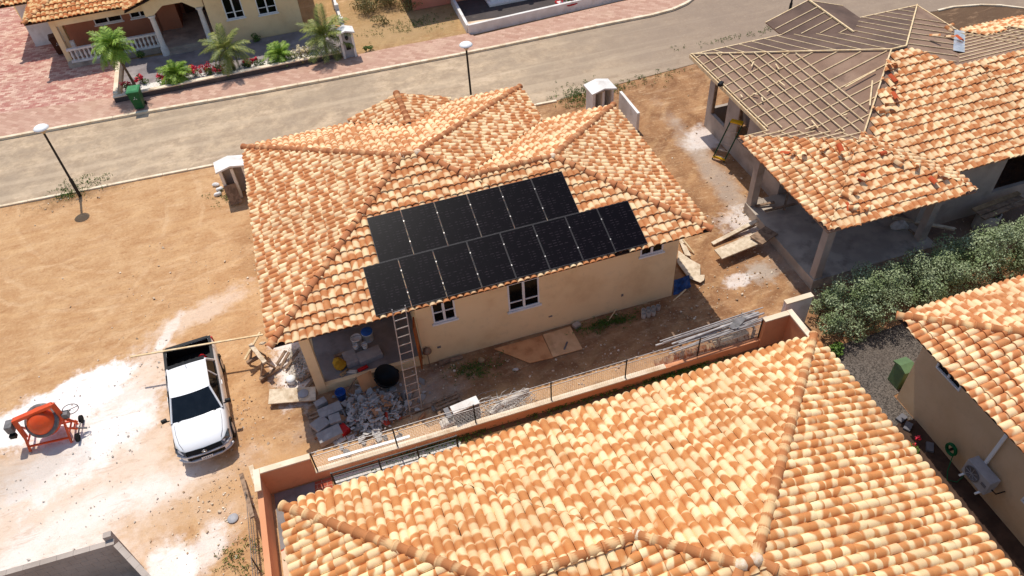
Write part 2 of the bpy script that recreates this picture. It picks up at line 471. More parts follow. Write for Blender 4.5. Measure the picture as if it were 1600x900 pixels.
col = k.mix(k.math('MULTIPLY', e, 0.75), col, lin((142, 124, 110)))
col = k.mix(k.math('MULTIPLY', k.ramp(fine, 0.5, 0.75), 0.35), col, lin((140, 116, 92)))
col = k.mix(k.math('MULTIPLY', k.ramp(fine, 0.42, 0.28), 0.35), col, lin((216, 192, 160)))
k.bump(k.math('ADD', fine, mid), 0.35, 0.04)
MAT['road'] = k.out(col, 0.95, 0.1)


def paver_material(name, cols, size, ang, mortar, weave=True):
    k = NT(name)
    mp = k.n("ShaderNodeMapping")
    k.l(k.P(), mp.inputs[0])
    mp.inputs["Rotation"].default_value = (0, 0, ang)
    b = k.n("ShaderNodeTexBrick")
    b.offset = 0.5
    k.l(mp.outputs[0], b.inputs["Vector"])
    b.inputs["Scale"].default_value = 1.0
    b.inputs["Brick Width"].default_value = size[0]
    b.inputs["Row Height"].default_value = size[1]
    b.inputs["Mortar Size"].default_value = 0.006
    b.inputs["Mortar Smooth"].default_value = 0.2
    b.inputs["Bias"].default_value = 0.0
    b.inputs["Color1"].default_value = lin(cols[0])
    b.inputs["Color2"].default_value = lin(cols[1])
    b.inputs["Mortar"].default_value = lin(mortar)
    col = b.outputs["Color"]
    if len(cols) > 2:
        col = k.mix(k.math('MULTIPLY', k.ramp(k.noise(1.1, detail=6, rough=0.75), 0.46, 0.6), 0.5), col, lin(cols[2]))
    col = k.mix(k.math('MULTIPLY', k.ramp(k.noise(0.7, detail=6), 0.5, 0.7), 0.25), col, lin((210, 182, 154)))
    k.bump(b.outputs["Fac"], -0.4, 0.01)
    return k.out(col, 0.85, 0.2)


MAT['pavers'] = paver_material("pavement_pavers", ((204, 168, 146), (178, 136, 116), (188, 150, 130)), (0.40, 0.2), rad(38), (160, 122, 102))
MAT['drive'] = paver_material("driveway_pavers", ((176, 114, 102), (220, 188, 166), (160, 100, 90)), (0.3, 0.15), rad(8), (146, 100, 88))
MAT['redpave'] = paver_material("yard_pavers", ((190, 96, 70), (170, 82, 60)), (0.3, 0.15), rad(0), (206, 176, 150))

k = NT("gravel")
vo = k.n("ShaderNodeTexVoronoi")
k.l(k.P(), vo.inputs["Vector"])
vo.inputs["Scale"].default_value = 28.0
wn = k.n("ShaderNodeTexWhiteNoise", noise_dimensions='3D')
k.l(vo.outputs["Color"], wn.inputs["Vector"])
col = k.mix(wn.outputs["Value"], lin((58, 52, 47)), lin((118, 108, 99)))
col = k.mix(k.math('MULTIPLY', k.ramp(k.noise(0.5), 0.4, 0.7), 0.5), col, lin((98, 86, 76)))
k.bump(vo.outputs["Distance"], -1.0, 0.03)
MAT['gravel'] = k.out(col, 0.9)
MAT['soil'] = simple("dark_soil", (86, 64, 50), (66, 48, 38), 2, bump=0.5, bscale=20)
MAT['flag'] = simple("flagstones", (150, 140, 138), (132, 122, 120), 2, bump=0.2, dirt=(176, 166, 160))
MAT['whitegravel'] = simple("white_gravel", (240, 236, 228), (216, 208, 196), 14, bump=0.7, bscale=40)
MAT['darkyard'] = simple("dark_paving", (84, 76, 74), (70, 64, 62), 1.2, bump=0.2, dirt=(104, 94, 88))
MAT['greyyard'] = simple("grey_yard", (186, 174, 172), (172, 160, 158), 1.0, bump=0.2)
MAT['sandyyard'] = simple("pale_paving", (226, 200, 172), (210, 182, 152), 1.4, bump=0.2, dirt=(190, 158, 128))


# ------------------------------------------------------------------ mesh builder
ORG = {}
ZUP = V((0, 0, 1))


class MB:
    def __init__(s):
        s.v, s.f, s.sm, s.tid, s.uv = [], [], [], [], []

    def add(s, vs, fs, smooth=False, tid=0.0, uv=None):
        o = len(s.v)
        s.v += [tuple(p) for p in vs]
        for i, f in enumerate(fs):
            s.f.append(tuple(o + a for a in f))
            s.sm.append(smooth)
            s.tid.append(tid)
            if uv:
                s.uv.append(uv[i])
        return s

    def boxm(s, m, size, tid=0.0):
        a, b, c = size[0] / 2, size[1] / 2, size[2] / 2
        vs = [m @ V(p) for p in [(-a, -b, -c), (a, -b, -c), (a, b, -c), (-a, b, -c), (-a, -b, c), (a, -b, c), (a, b, c), (-a, b, c)]]
        return s.add(vs, [(3, 2, 1, 0), (4, 5, 6, 7), (0, 1, 5, 4), (1, 2, 6, 5), (2, 3, 7, 6), (3, 0, 4, 7)], tid=tid)

    def box(s, x0, x1, y0, y1, z0, z1):
        return s.boxm(Matrix.Translation(((x0 + x1) / 2, (y0 + y1) / 2, (z0 + z1) / 2)), (x1 - x0, y1 - y0, z1 - z0))

    def rbox(s, c, size, rz=0.0, rx=0.0, ry=0.0, tid=0.0):
        m = Matrix.Translation(c) @ Matrix.Rotation(rz, 4, 'Z') @ Matrix.Rotation(ry, 4, 'Y') @ Matrix.Rotation(rx, 4, 'X')
        return s.boxm(m, size, tid)

    def bar(s, p0, p1, wd, h, up=ZUP):
        p0, p1 = V(p0), V(p1)
        y = (p1 - p0)
        ln = y.length
        y.normalize()
        x = y.cross(up)
        if x.length < 1e-4:
            x = y.cross(V((1, 0, 0)))
        x.normalize()
        z = x.cross(y)
        m = Matrix.Identity(4)
        c = (p0 + p1) / 2
        for i in range(3):
            m[i][0], m[i][1], m[i][2], m[i][3] = x[i], y[i], z[i], c[i]
        return s.boxm(m, (wd, ln, h))

    def ring_loft(s, rings, cap0=True, cap1=True, smooth=True, closed=True):
        n = len(rings[0])
        vs = [p for r in rings for p in r]
        fs = []
        for i in range(len(rings) - 1):
            for j in range(n if closed else n - 1):
                a, b = i * n + j, i * n + (j + 1) % n
                fs.append((a, b, b + n, a + n))
        s.add(vs, fs, smooth)
        if cap0:
            s.add(rings[0], [tuple(reversed(range(n)))])
        if cap1:
            s.add(rings[-1], [tuple(range(n))])
        return s

    def tube(s, pts, r, n=6, cap=True, smooth=True):
        pts = [V(p) for p in pts]
        rs = r if isinstance(r, (list, tuple)) else [r] * len(pts)
        rings = []
        up = None
        for i, p in enumerate(pts):
            d = (pts[min(i + 1, len(pts) - 1)] - pts[max(i - 1, 0)]).normalized()
            if up is None:
                up = V((0, 0, 1)) if abs(d.z) < 0.9 else V((1, 0, 0))
            x = d.cross(up)
            x.normalize()
            up = x.cross(d)
            rings.append([p + (x * math.cos(-2 * math.pi * j / n) + up * math.sin(-2 * math.pi * j / n)) * rs[i] for j in range(n)])
        rings = [list(reversed(q)) for q in rings]
        return s.ring_loft(rings, cap, cap, smooth)

    def cyl(s, p0, p1, r0, r1=None, n=12):
        return s.tube([p0, p1], [r0, r0 if r1 is None else r1], n)

    def lathe(s, prof, n=16, m=None, cap=True):
        m = m or Matrix.Identity(4)
        rings = [[m @ V((r * math.cos(2 * math.pi * j / n), r * math.sin(2 * math.pi * j / n), z)) for j in range(n)] for r, z in prof]
        return s.ring_loft(rings, cap, cap)

    def prism(s, poly, z0, z1):
        n = len(poly)
        lo = [(p[0], p[1], z0) for p in poly]
        hi = [(p[0], p[1], z1) for p in poly]
        s.add(lo + hi, [(j, (j + 1) % n, n + (j + 1) % n, n + j) for j in range(n)] + [tuple(reversed(range(n))), tuple(range(n, 2 * n))])
        return s

    def slabm(s, m, poly, t, tid=0.0):
        """outline in local xy extruded by t along local z"""
        n = len(poly)
        lo = [m @ V((p[0], p[1], 0)) for p in poly]
        hi = [m @ V((p[0], p[1], t)) for p in poly]
        return s.add(lo + hi, [(j, (j + 1) % n, n + (j + 1) % n, n + j) for j in range(n)] + [tuple(reversed(range(n))), tuple(range(n, 2 * n))], tid=tid)

    def build(s, name, mat, parent=None, local=False, sharp=None, origin=None):
        me = bpy.data.meshes.new(name)
        vs = np.array(s.v, dtype=float).reshape(-1, 3)
        off = V((0, 0, 0))
        if parent is not None:
            if not local:
                off = ORG.get(parent, V((0, 0, 0)))
        elif not local:
            if origin is not None:
                off = V(origin)
            else:
                lo, hi = vs.min(0), vs.max(0)
                off = V(((lo[0] + hi[0]) / 2, (lo[1] + hi[1]) / 2, lo[2]))
        vs = vs - np.array(off)
        me.from_pydata(vs.tolist(), [], s.f)
        me.polygons.foreach_set("use_smooth", s.sm)
        if any(s.tid):
            a = me.attributes.new("tid", 'FLOAT', 'FACE')
            a.data.foreach_set("value", s.tid)
        if s.uv and len(s.uv) == len(s.f):
            u = me.uv_layers.new(name="UVMap")
            u.data.foreach_set("uv", [c for f in s.uv for q in f for c in q])
        if sharp:
            me.set_sharp_from_angle(angle=rad(sharp))
        me.materials.append(MAT[mat] if isinstance(mat, str) else mat)
        o = bpy.data.objects.new(name, me)
        COL.objects.link(o)
        if parent is not None:
            o.parent = parent
            ORG[o] = ORG.get(parent, V((0, 0, 0)))
        else:
            o.location = off
            ORG[o] = off.copy()
        return o


def tag(o, label=None, cat=None, group=None, kind=None):
    if label: o["label"] = label
    if cat: o["category"] = cat
    if group: o["group"] = group
    if kind: o["kind"] = kind
    return o


def thing(name, label, cat, loc=(0, 0, 0), rz=0.0, group=None, local=False):
    o = bpy.data.objects.new(name, None)
    o.empty_display_size = 0.2
    COL.objects.link(o)
    o.location = loc
    o.rotation_euler = (0, 0, rz)
    ORG[o] = V((0, 0, 0)) if local else V(loc)
    return tag(o, label, cat, group)


def copy_tree(o, parent=None):
    c = o.copy()
    COL.objects.link(c)
    c.parent = parent
    for ch in list(o.children):
        copy_tree(ch, c)
    return c


def struct(name, mb, mat):
    o = mb.build(name, mat, local=True)
    o["kind"] = "structure"
    return o


def bevel(o, wd=0.01, seg=2):
    m = o.modifiers.new("bevel", 'BEVEL')
    m.width = wd
    m.segments = seg
    m.limit_method = 'ANGLE'
    return o


# ------------------------------------------------------------------ ground, road, pavements
def vnoise(x, y, s, seed):
    r = np.random.default_rng(seed)
    g = r.random((64, 64))
    x, y = x / s, y / s
    xi, yi = np.floor(x).astype(int), np.floor(y).astype(int)
    fx, fy = x - xi, y - yi
    fx, fy = fx * fx * (3 - 2 * fx), fy * fy * (3 - 2 * fy)
    a, b = g[xi % 64, yi % 64], g[(xi + 1) % 64, yi % 64]
    c, d = g[xi % 64, (yi + 1) % 64], g[(xi + 1) % 64, (yi + 1) % 64]
    return (a * (1 - fx) + b * fx) * (1 - fy) + (c * (1 - fx) + d * fx) * fy


gx = np.concatenate([[-400, -150, -60], np.arange(-24, 44, 0.3), [60, 150, 400]])
gy = np.concatenate([[-200, -60, -10], np.arange(0, 60, 0.3), [90, 200, 500]])
X, Y = np.meshgrid(gx, gy, indexing='ij')
Z = -0.035 + 0.018 * vnoise(X, Y, 1.6, 1) + 0.014 * vnoise(X, Y, 0.7, 2)
mb = MB()
nx, ny = len(gx), len(gy)
idx = np.arange(nx * ny).reshape(nx, ny)
q = np.stack([idx[:-1, :-1], idx[1:, :-1], idx[1:, 1:], idx[:-1, 1:]], -1).reshape(-1, 4)
mb.v = np.stack([X, Y, Z], -1).reshape(-1, 3).tolist()
mb.f = q.tolist()
mb.sm = [True] * len(q)
mb.tid = [0.0] * len(q)
struct("ground", mb, 'ground')


def sheet(name, pts, z, mat, th=0.0):
    m = MB()
    m.prism([(p[0], p[1]) for p in pts], z - max(th, 0.03), z)
    return struct(name, m, mat)


KF = [(-60, 38.6), (-14.96, 37.48), (-8.64, 37.22), (-2.76, 36.85), (2.6, 36.65), (7.96, 36.5), (12.4, 36.5), (16.8, 36.5), (19.0, 36.45), (20.4, 36.6), (21.4, 36.95), (22.2, 37.5), (23.0, 38.4), (23.6, 39.8), (23.9, 41.5), (24.0, 60)]
KN = [(-60, 33.6), (-14.19, 31.85), (-9.5, 31.66), (-5.14, 31.45), (0, 31.1), (5.0, 30.8), (11.1, 30.45), (17.9, 30.9), (24, 31.4), (30, 31.4)]
arc = [G(1465, 17), G(1490, 11), G(1530, 8), G(1565, 9), G(1600, 13)]
ARC = [(p.x, p.y) for p in arc] + [(42, 25), (46, 10)]
road = KF + [(31, 60), (60, 60), (60, 10), (46, 10)] + list(reversed(ARC)) + [(31.8, 31.1)] + list(reversed(KN))
sheet("road", road, 0.002, 'road')


def kerb_line(pts, wd, h, mat='kerb'):
    m = MB()
    for i in range(len(pts) - 1):
        a, b = V((*pts[i], 0)), V((*pts[i + 1], 0))
        d = (b - a).normalized()
        nrm = V((-d.y, d.x, 0)) * wd / 2
        L = (b - a).length
        n = max(1, int(L / 1.0)) if L < 40 else 1
        for j in range(n):
            p, q = a + (b - a) * (j / n) + d * 0.006, a + (b - a) * ((j + 1) / n) - d * 0.006
            dz = random.uniform(-0.008, 0.008)
            m.prism([(p - nrm)[:2], (q - nrm)[:2], (q + nrm)[:2], (p + nrm)[:2]], -0.05, h + dz)
    return struct("kerb", m, mat)


kerb_line([(x, y + 0.09) for x, y in KF], 0.18, 0.12)
kerb_line([(x, y - 0.06) for x, y in KN[:7]], 0.13, 0.045)
kerb_line(ARC, 0.12, 0.05)
pav = [(x, y + 0.19) for x, y in KF[:14]]
sheet("pavement", pav + [(22.9, 41.0), (22.0, 39.2), (20.6, 38.8), (17.8, 38.7), (9.2, 38.15), (9.0, 38.6), (5.2, 38.72), (2.3, 38.7), (-9.6, 39.3), (-14.4, 40.0), (-60, 41)], 0.10, 'pavers', 0.16)
sheet("driveway", [(-60, 41.02), (-14.4, 40.02), (-9.62, 39.32), (-9.5, 43.4), (-11.9, 44.2), (-12.3, 47.4), (-14.4, 47.6), (-16.8, 55), (-17.2, 55), (-19.5, 41.6), (-60, 44)], 0.088, 'drive', 0.14)
sheet("side_yard", [(-60, 44.1), (-19.45, 41.7), (-17.15, 55), (-20, 70), (-60, 70)], 0.08, 'greyyard', 0.14)
sheet("front_garden", [(-9.3, 39.1), (2.2, 38.9), (2.2, 42.7), (-4.4, 42.7), (-9.3, 43.2)], 0.12, 'flag', 0.18)
sheet("gravel_bed", [(-9.2, 39.05), (2.1, 38.85), (2.1, 39.75), (-9.2, 40.0)], 0.16, 'whitegravel', 0.1)
sheet("courtyard", [(9.3, 38.9), (17.9, 39.15), (22, 39.6), (22, 43), (9.3, 43)], 0.06, 'darkyard', 0.1)
c = [G(735, 38), G(792, 30), G(800, 40), G(742, 52)]
sheet("sand_bed", [(9.25, 38.95), (11.9, 39.1), (11.6, 39.7), (9.25, 39.95)], 0.075, 'sandyyard', 0.05)
sheet("gravel_yard", [(12.05, 13.3), (13.2, 13.4), (14.2, 12.6), (24, 13.0), (24, 11.6), (14.9, 10.3), (14.98, 2.0), (11.4, 2.0), (11.2, 12.4)], 0.004, 'gravel')
c1, c2, c3, c4 = G(1410, 665), G(1436, 657), G(1610, 850), G(1590, 880)
sheet("soil_strip", [(14.15, 9.3), (14.62, 9.45), (14.98, 9.25), (14.98, 2.0), (14.3, 2.0), (14.22, 5.5)], 0.012, 'soil')
sheet("yard_paving", [(-4.1, 13.45), (-2.4, 13.45), (-2.4, 11.2), (11.2, 11.3), (11.2, 9.5), (-2.6, 9.5), (-2.6, -3), (-4.1, -3)], 0.006, 'redpave')
sheet("concrete_path", [(-4.1, 11.55), (-3.35, 11.75), (-3.3, 5.0), (-3.25, -3), (-4.1, -3)], 0.012, 'sandyyard')
sheet("yard_corner", [(-4.1, 13.45), (-2.9, 13.45), (-3.0, 12.6), (-3.4, 11.8), (-4.1, 11.6)], 0.016, 'darkconc')
sheet("tiled_strip", [(-2.35, 13.42), (1.6, 13.42), (1.6, 12.9), (-2.3, 12.4)], 0.016, 'whitegravel')

# ------------------------------------------------------------------ roof tiles
TW, TP = 0.217, 0.352          # column pitch and course pitch in plan
SL = 0.318                     # rise per metre
CS = 1 / math.sqrt(1 + SL * SL)
SN = SL * CS
TL = TP / CS * 1.10


def tile_geo(smooth=True):
    prof = []
    for i in range(10):
        t = i / 9
        z = 0.080 * max(0.0, math.sin(math.pi * t)) ** 0.62
        prof.append((t * TW * 1.0, z))
    vs, fs, uv = [], [], []
    n = len(prof)
    for (yy, dz) in ((0.0, 0.054), (TL, 0.002)):
        for x, z in prof:
            vs.append((x, yy, z + dz))
    for i in range(n - 1):
        fs.append((i, i + 1, n + i + 1, n + i))
        u0, u1 = prof[i][0] / TW, prof[i + 1][0] / TW
        uv.append(((u0, 0), (u1, 0), (u1, 1), (u0, 1)))
    o = len(vs)
    for x, z in prof:
        vs.append((x, 0.0, z + 0.054))
    for x, z in prof:
        vs.append((x, 0.006, z * 0.84 + 0.012))
    for i in range(n - 1):
        fs.append((o + n + i, o + n + i + 1, o + i + 1, o + i))
        u0, u1 = prof[i][0] / TW, prof[i + 1][0] / TW
        uv.append(((u0, 0), (u1, 0), (u1, 0), (u0, 0)))
    return np.array(vs), fs, uv


TV, TF, TUV = tile_geo()
_me = bpy.data.meshes.new("roof_tile")
_me.from_pydata(TV.tolist(), [], TF)
_me.polygons.foreach_set("use_smooth", [True] * len(TF))
_u = _me.uv_layers.new(name="UVMap")
_u.data.foreach_set("uv", [c for f in TUV for q in f for c in q])
TILE_ME = {}


def tile_mesh(mat):
    if mat not in TILE_ME:
        m = _me.copy()
        m.materials.append(MAT[mat])
        TILE_ME[mat] = m
    return TILE_ME[mat]


def ridge_geo():
    n = 9
    vs, fs, uv = [], [], []
    rings = [(0.0, 0.118, -0.03), (0.0, 0.140, 0.0), (0.045, 0.140, 0.0), (0.055, 0.126, 0.0), (0.44, 0.108, 0.0)]
    for (y, r, _z) in rings:
        for j in range(n):
            a = math.pi * (-0.08 + 1.16 * j / (n - 1))
            vs.append((-r * math.cos(a), y, r * 0.92 * math.sin(a)))
    for i in range(len(rings) - 1):
        for j in range(n - 1):
            fs.append((i * n + j + 1, i * n + j, (i + 1) * n + j, (i + 1) * n + j + 1)[::-1])
            a, b = j / (n - 1), (j + 1) / (n - 1)
            y0, y1 = rings[i][0] / 0.44, rings[i + 1][0] / 0.44
            uv.append(((a, y1), (b, y1), (b, y0), (a, y0))[::1])
    return vs, fs, uv


RV, RF, RUV = ridge_geo()
RIDGE_ME = bpy.data.meshes.new("ridge_tile")
RIDGE_ME.from_pydata(RV, [], [tuple(f) for f in RF])
RIDGE_ME.polygons.foreach_set("use_smooth", [True] * len(RF))
_u = RIDGE_ME.uv_layers.new(name="UVMap")
_u.data.foreach_set("uv", [c for f in RUV for q in f for c in q])
RIDGE_ME.materials.append(MAT['ridge'])
RIDGE_RED = None
RIDGE_ME.set_sharp_from_angle(angle=rad(50))
RIDGE_RED = RIDGE_ME.copy()
RIDGE_RED.materials[0] = MAT['ridge_red']


def clip2(poly, a, b, c):
    """keep a*x+b*y+c >= 0 of a list of points (tuples, first two are x, y)"""
    out = []
    n = len(poly)
    for i in range(n):
        p, q = poly[i], poly[(i + 1) % n]
        dp, dq = a * p[0] + b * p[1] + c, a * q[0] + b * q[1] + c
        if dp >= 0:
            out.append(p)
        if (dp > 0 and dq < 0) or (dp < 0 and dq > 0):
            t = dp / (dp - dq)
            out.append(tuple(p[k] + (q[k] - p[k]) * t for k in range(len(p))))
    return out


def subtract(poly, K):
    """poly minus the convex set where every half plane of K is >= 0"""
    res = []
    cur = poly
    for (a, b, c) in K:
        o = clip2(cur, -a, -b, -c)
        if len(o) > 2:
            res.append(o)
        cur = clip2(cur, a, b, c)
        if len(cur) < 3:
            break
    return res


def parea(p):
    return abs(sum(p[i][0] * p[(i + 1) % len(p)][1] - p[(i + 1) % len(p)][0] * p[i][1] for i in range(len(p)))) / 2


DIRS = {'F': (0, 1), 'B': (0, -1), 'L': (1, 0), 'R': (-1, 0)}     # up-slope direction of each side


class Sec:
    def __init__(s, x0, x1, y0, y1, sides, ze=3.3, tiled=None):
        s.x0, s.x1, s.y0, s.y1, s.sides, s.ze = x0, x1, y0, y1, sides, ze
        s.tiled = sides if tiled is None else tiled

    def d(s, k):
        return {'F': (0, 1, -s.y0), 'B': (0, -1, s.y1), 'L': (1, 0, -s.x0), 'R': (-1, 0, s.x1)}[k]

    def rect(s):
        return [(s.x0, s.y0), (s.x1, s.y0), (s.x1, s.y1), (s.x0, s.y1)]

    def h(s, x, y):
        if not (s.x0 <= x <= s.x1 and s.y0 <= y <= s.y1):
            return -9
        return s.ze + SL * min(a * x + b * y + c for a, b, c in (s.d(k) for k in s.sides))


def face_regions(secs, si, k):
    s = secs[si]
    a, b, c = s.d(k)
    P = s.rect()
    for j in s.sides:
        if j != k:
            a2, b2, c2 = s.d(j)
            P = clip2(P, a2 - a, b2 - b, c2 - c)
    if len(P) < 3:
        return [], [], []
    Ks = []
    for ti, t in enumerate(secs):
        if ti == si:
            continue
        dz = (t.ze - s.ze) / SL
        eps = 0.002 if ti < si else -0.002
        K = [(1, 0, -t.x0), (-1, 0, t.x1), (0, 1, -t.y0), (0, -1, t.y1)]
        for j in t.sides:
            a2, b2, c2 = t.d(j)
            K.append((a2 - a, b2 - b, c2 - c + dz + eps))
        Ks.append(K)
    pieces = [P]
    for K in Ks:
        pieces = [r for p in pieces for r in subtract(p, K)]
    pieces = [p for p in pieces if parea(p) > 0.004]
    return P, Ks, pieces


def in_poly(P, x, y, e=1e-6):
    sg = 0
    n = len(P)
    for i in range(n):
        x0, y0 = P[i][0], P[i][1]
        x1, y1 = P[(i + 1) % n][0], P[(i + 1) % n][1]
        cr = (x1 - x0) * (y - y0) - (y1 - y0) * (x - x0)
        if cr < -e:
            return False
    return True


def in_K(K, x, y):
    return all(a * x + b * y + c >= 0 for a, b, c in K)


def make_roof(house, secs, mat='tile', hide=None, nmax=300, deckmat='deck', jitter=1.6, wmat=None):
    """house: Empty; secs in authored world coordinates. hide(x,y,si,k): True where no tile is laid."""
    o = ORG[house]
    hm = Matrix.Translation(house.location) @ Matrix.Rotation(house.rotation_euler.z, 4, 'Z')
    deck = MB()
    whole = []
    cv, cf, cuv, ct = [], [], [], []
    for si, s in enumerate(secs):
        for k in s.sides:
            P, Ks, pieces = face_regions(secs, si, k)
            if not pieces:
                continue
            a, b, c = s.d(k)
            for p in pieces:
                hi = [(q[0], q[1], s.ze + SL * (a * q[0] + b * q[1] + c) - 0.012) for q in p]
                lo = [(q[0], q[1], z - 0.05) for q, z in ((q, q[2]) for q in hi)]
                n = len(p)
                deck.add(lo + hi, [(i, (i + 1) % n, n + (i + 1) % n, n + i) for i in range(n)] + [tuple(reversed(range(n))), tuple(range(n, 2 * n))])
            if k not in s.tiled:
                continue
            dx, dy = DIRS[k]
            ax, ay = dy, -dx                       # along the eave
            us = [p[0] * ax + p[1] * ay for p in P]
            vs = [a * p[0] + b * p[1] + c for p in P]
            u0 = min(us)
            nu, nv = int((max(us) - u0) / TW) + 1, int((max(vs) + 0.055) / TP) + 1
            base = (-c * (a or 0), -c * (b or 0))   # point of the eave line
            Mx = Matrix(((ax, dx * CS, -dx * SN, 0), (ay, dy * CS, -dy * SN, 0), (0, SN, CS, 0), (0, 0, 0, 1)))
            for i in range(nv):
                for j in range(nu):
                    u, v = u0 + j * TW, i * TP - 0.055
                    x, y = base[0] * abs(dx) + ax * u + dx * v, base[1] * abs(dy) + ay * u + dy * v
                    # corner positions in plan
                    smp = []
                    for uu in (0.01, 0.5, 0.99):
                        for vv in (0.02, 0.5, 1.0):
                            sv = max(v + vv * TP * 1.02, 0.003) - v
                            smp.append((x + ax * uu * TW + dx * sv, y + ay * uu * TW + dy * sv))
                    ins = [in_poly(P, *q) and not any(in_K(K, *q) for K in Ks) for q in smp]
                    if not any(ins):
                        continue
                    if hide and hide(smp[4][0], smp[4][1], si, k):
                        continue
                    z = s.ze + SL * v
                    M = Matrix.Translation((x - o.x, y - o.y, z - o.z)) @ Mx
                    if jitter:
                        M = M @ Matrix.Translation((random.gauss(0, 0.0025) * jitter, random.gauss(0, 0.006) * jitter, random.uniform(0, 0.005) * jitter)) @ Matrix.Rotation(random.gauss(0, 0.008) * jitter, 4, 'Z') @ Matrix.Rotation(random.gauss(0, 0.012) * jitter, 4, 'Y')
                    if all(ins):
                        whole.append(M)
                    else:
                        A = np.array(M)
                        W = TV @ A[:3, :3].T + A[:3, 3]
                        tid = random.random() + 0.001
                        for f, uvf in zip(TF, TUV):
                            poly = [(W[q][0], W[q][1], W[q][2], uvf[e][0], uvf[e][1]) for e, q in enumerate(f)]
                            for pc in pieces:
                                r = poly
                                n = len(pc)
                                for e in range(n):
                                    (x0, y0), (x1, y1) = pc[e], pc[(e + 1) % n]
                                    L = math.hypot(x1 - x0, y1 - y0)
                                    if L < 1e-5:
                                        continue
                                    aa, bb = -(y1 - y0) / L, (x1 - x0) / L
                                    cc = -(aa * (x0 - o.x) + bb * (y0 - o.y)) + 0.004
                                    r = clip2(r, aa, bb, cc)
                                    if len(r) < 3:
                                        break
                                if len(r) >= 3:
                                    st = len(cv)
                                    cv += [q[:3] for q in r]
                                    cf.append(tuple(range(st, st + len(r))))
                                    cuv.append([(q[3], q[4]) for q in r])
                                    ct.append(tid)
    roof = deck.build("roof", deckmat, house)
    # the tiles that show largest become objects of their own
    sc_ = []
    for M in whole:
        pw = hm @ M @ V((TW / 2, TL / 2, 0.03))
        x, y, d = pix(pw)
        inside = -10 < x < 1610 and -10 < y < 910
        face = (hm.to_3x3() @ V((M[0][2], M[1][2], M[2][2]))).dot((CPOS - pw).normalized())
        sc_.append(-(max(face, 0) / d ** 2) if inside else 1.0)
    order = np.argsort(sc_)
    tm = tile_mesh(mat)
    for r_, q in enumerate(order):
        M = whole[q]
        if r_ < nmax and sc_[q] < 0:
            t = bpy.data.objects.new("tile", tm)
            COL.objects.link(t)
            t.parent = roof
            t.matrix_basis = M
        else:
            A = np.array(M)
            W = TV @ A[:3, :3].T + A[:3, 3]
            st = len(cv)
            cv += W.tolist()
            tid = random.random() + 0.001
            for f, uvf in zip(TF, TUV):
                cf.append(tuple(st + e for e in f))
                cuv.append(uvf)
                ct.append(tid)
    if cv:
        m = MB()
        m.v, m.f, m.uv, m.tid, m.sm = cv, cf, cuv, ct, [True] * len(cf)
        r = m.build("tile_field", mat, roof, local=True)
        r["kind"] = "stuff"
    return roof


def ridge(roof, house, p0, p1, lift=0.06, n=None):
    """ridge tiles from the lower end p0 to the upper end p1"""
    o = ORG[house]
    p0, p1 = V(p0) - o, V(p1) - o
    d = p1 - p0
    L = d.length
    d.normalize()
    n = n or max(1, int(round(L / 0.38)))
    x = d.cross(ZUP).normalized()
    z = x.cross(d)
    for i in range(n):
        q = p0 + d * (L * i / n - 0.04) + z * lift
        m = Matrix.Identity(4)
        for k_ in range(3):
            m[k_][0], m[k_][1], m[k_][2], m[k_][3] = x[k_], d[k_], z[k_], q[k_]
        m = m @ Matrix.Rotation(random.gauss(-0.045, 0.01), 4, 'X') @ Matrix.Rotation(random.gauss(0, 0.015), 4, 'Z')
        t = bpy.data.objects.new("ridge_tile", RIDGE_RED if house.name == "bungalow" else RIDGE_ME)
        COL.objects.link(t)
        t.parent = roof
        t.matrix_basis = m @ Matrix.Scale(1.0 + random.gauss(0, 0.015), 4)


def hip_lines(roof, house, s, which):
    """hips and ridge of one hip roof section"""
    hw = (s.y1 - s.y0) / 2
    hx = (s.x1 - s.x0) / 2
    h = min(hw, hx)
    zr = s.ze + SL * h
    xl, xr, ym = s.x0 + h, s.x1 - h, (s.y0 + s.y1) / 2
    yl, yr = (s.y0 + h, s.y1 - h)
    pts = {'FL': ((s.x0, s.y0, s.ze), (xl, yl, zr)), 'BL': ((s.x0, s.y1, s.ze), (xl, yr, zr)),
           'FR': ((s.x1, s.y0, s.ze), (xr, yl, zr)), 'BR': ((s.x1, s.y1, s.ze), (xr, yr, zr)), 'T': ((xl, ym, zr), (xr, ym, zr))}
    for k_ in which:
        ridge(roof, house, *pts[k_])


# ------------------------------------------------------------------ walls and windows
def wall_boxes(m, a0, a1, z0, z1, c0, c1, axis, openings=()):
    """wall running along x (axis 'x', thickness c0..c1 in y) or y, with rectangular openings (a,b,zlo,zhi)"""
    cuts = sorted({a0, a1} | {min(max(e, a0), a1) for o in openings for e in o[:2]})
    for i in range(len(cuts) - 1):
        lo, hi = cuts[i], cuts[i + 1]
        if hi - lo < 1e-4:
            continue
        mid_ = (lo + hi) / 2
        zs = sorted((o[2], o[3]) for o in openings if o[0] <= mid_ <= o[1])
        z = z0
        for (za, zb) in zs + [(z1, z1)]:
            if za - z > 1e-3:
                if axis == 'x':
                    m.box(lo, hi, c0, c1, z, za)
                else:
                    m.box(c0, c1, lo, hi, z, za)
            z = max(z, zb)
    return m


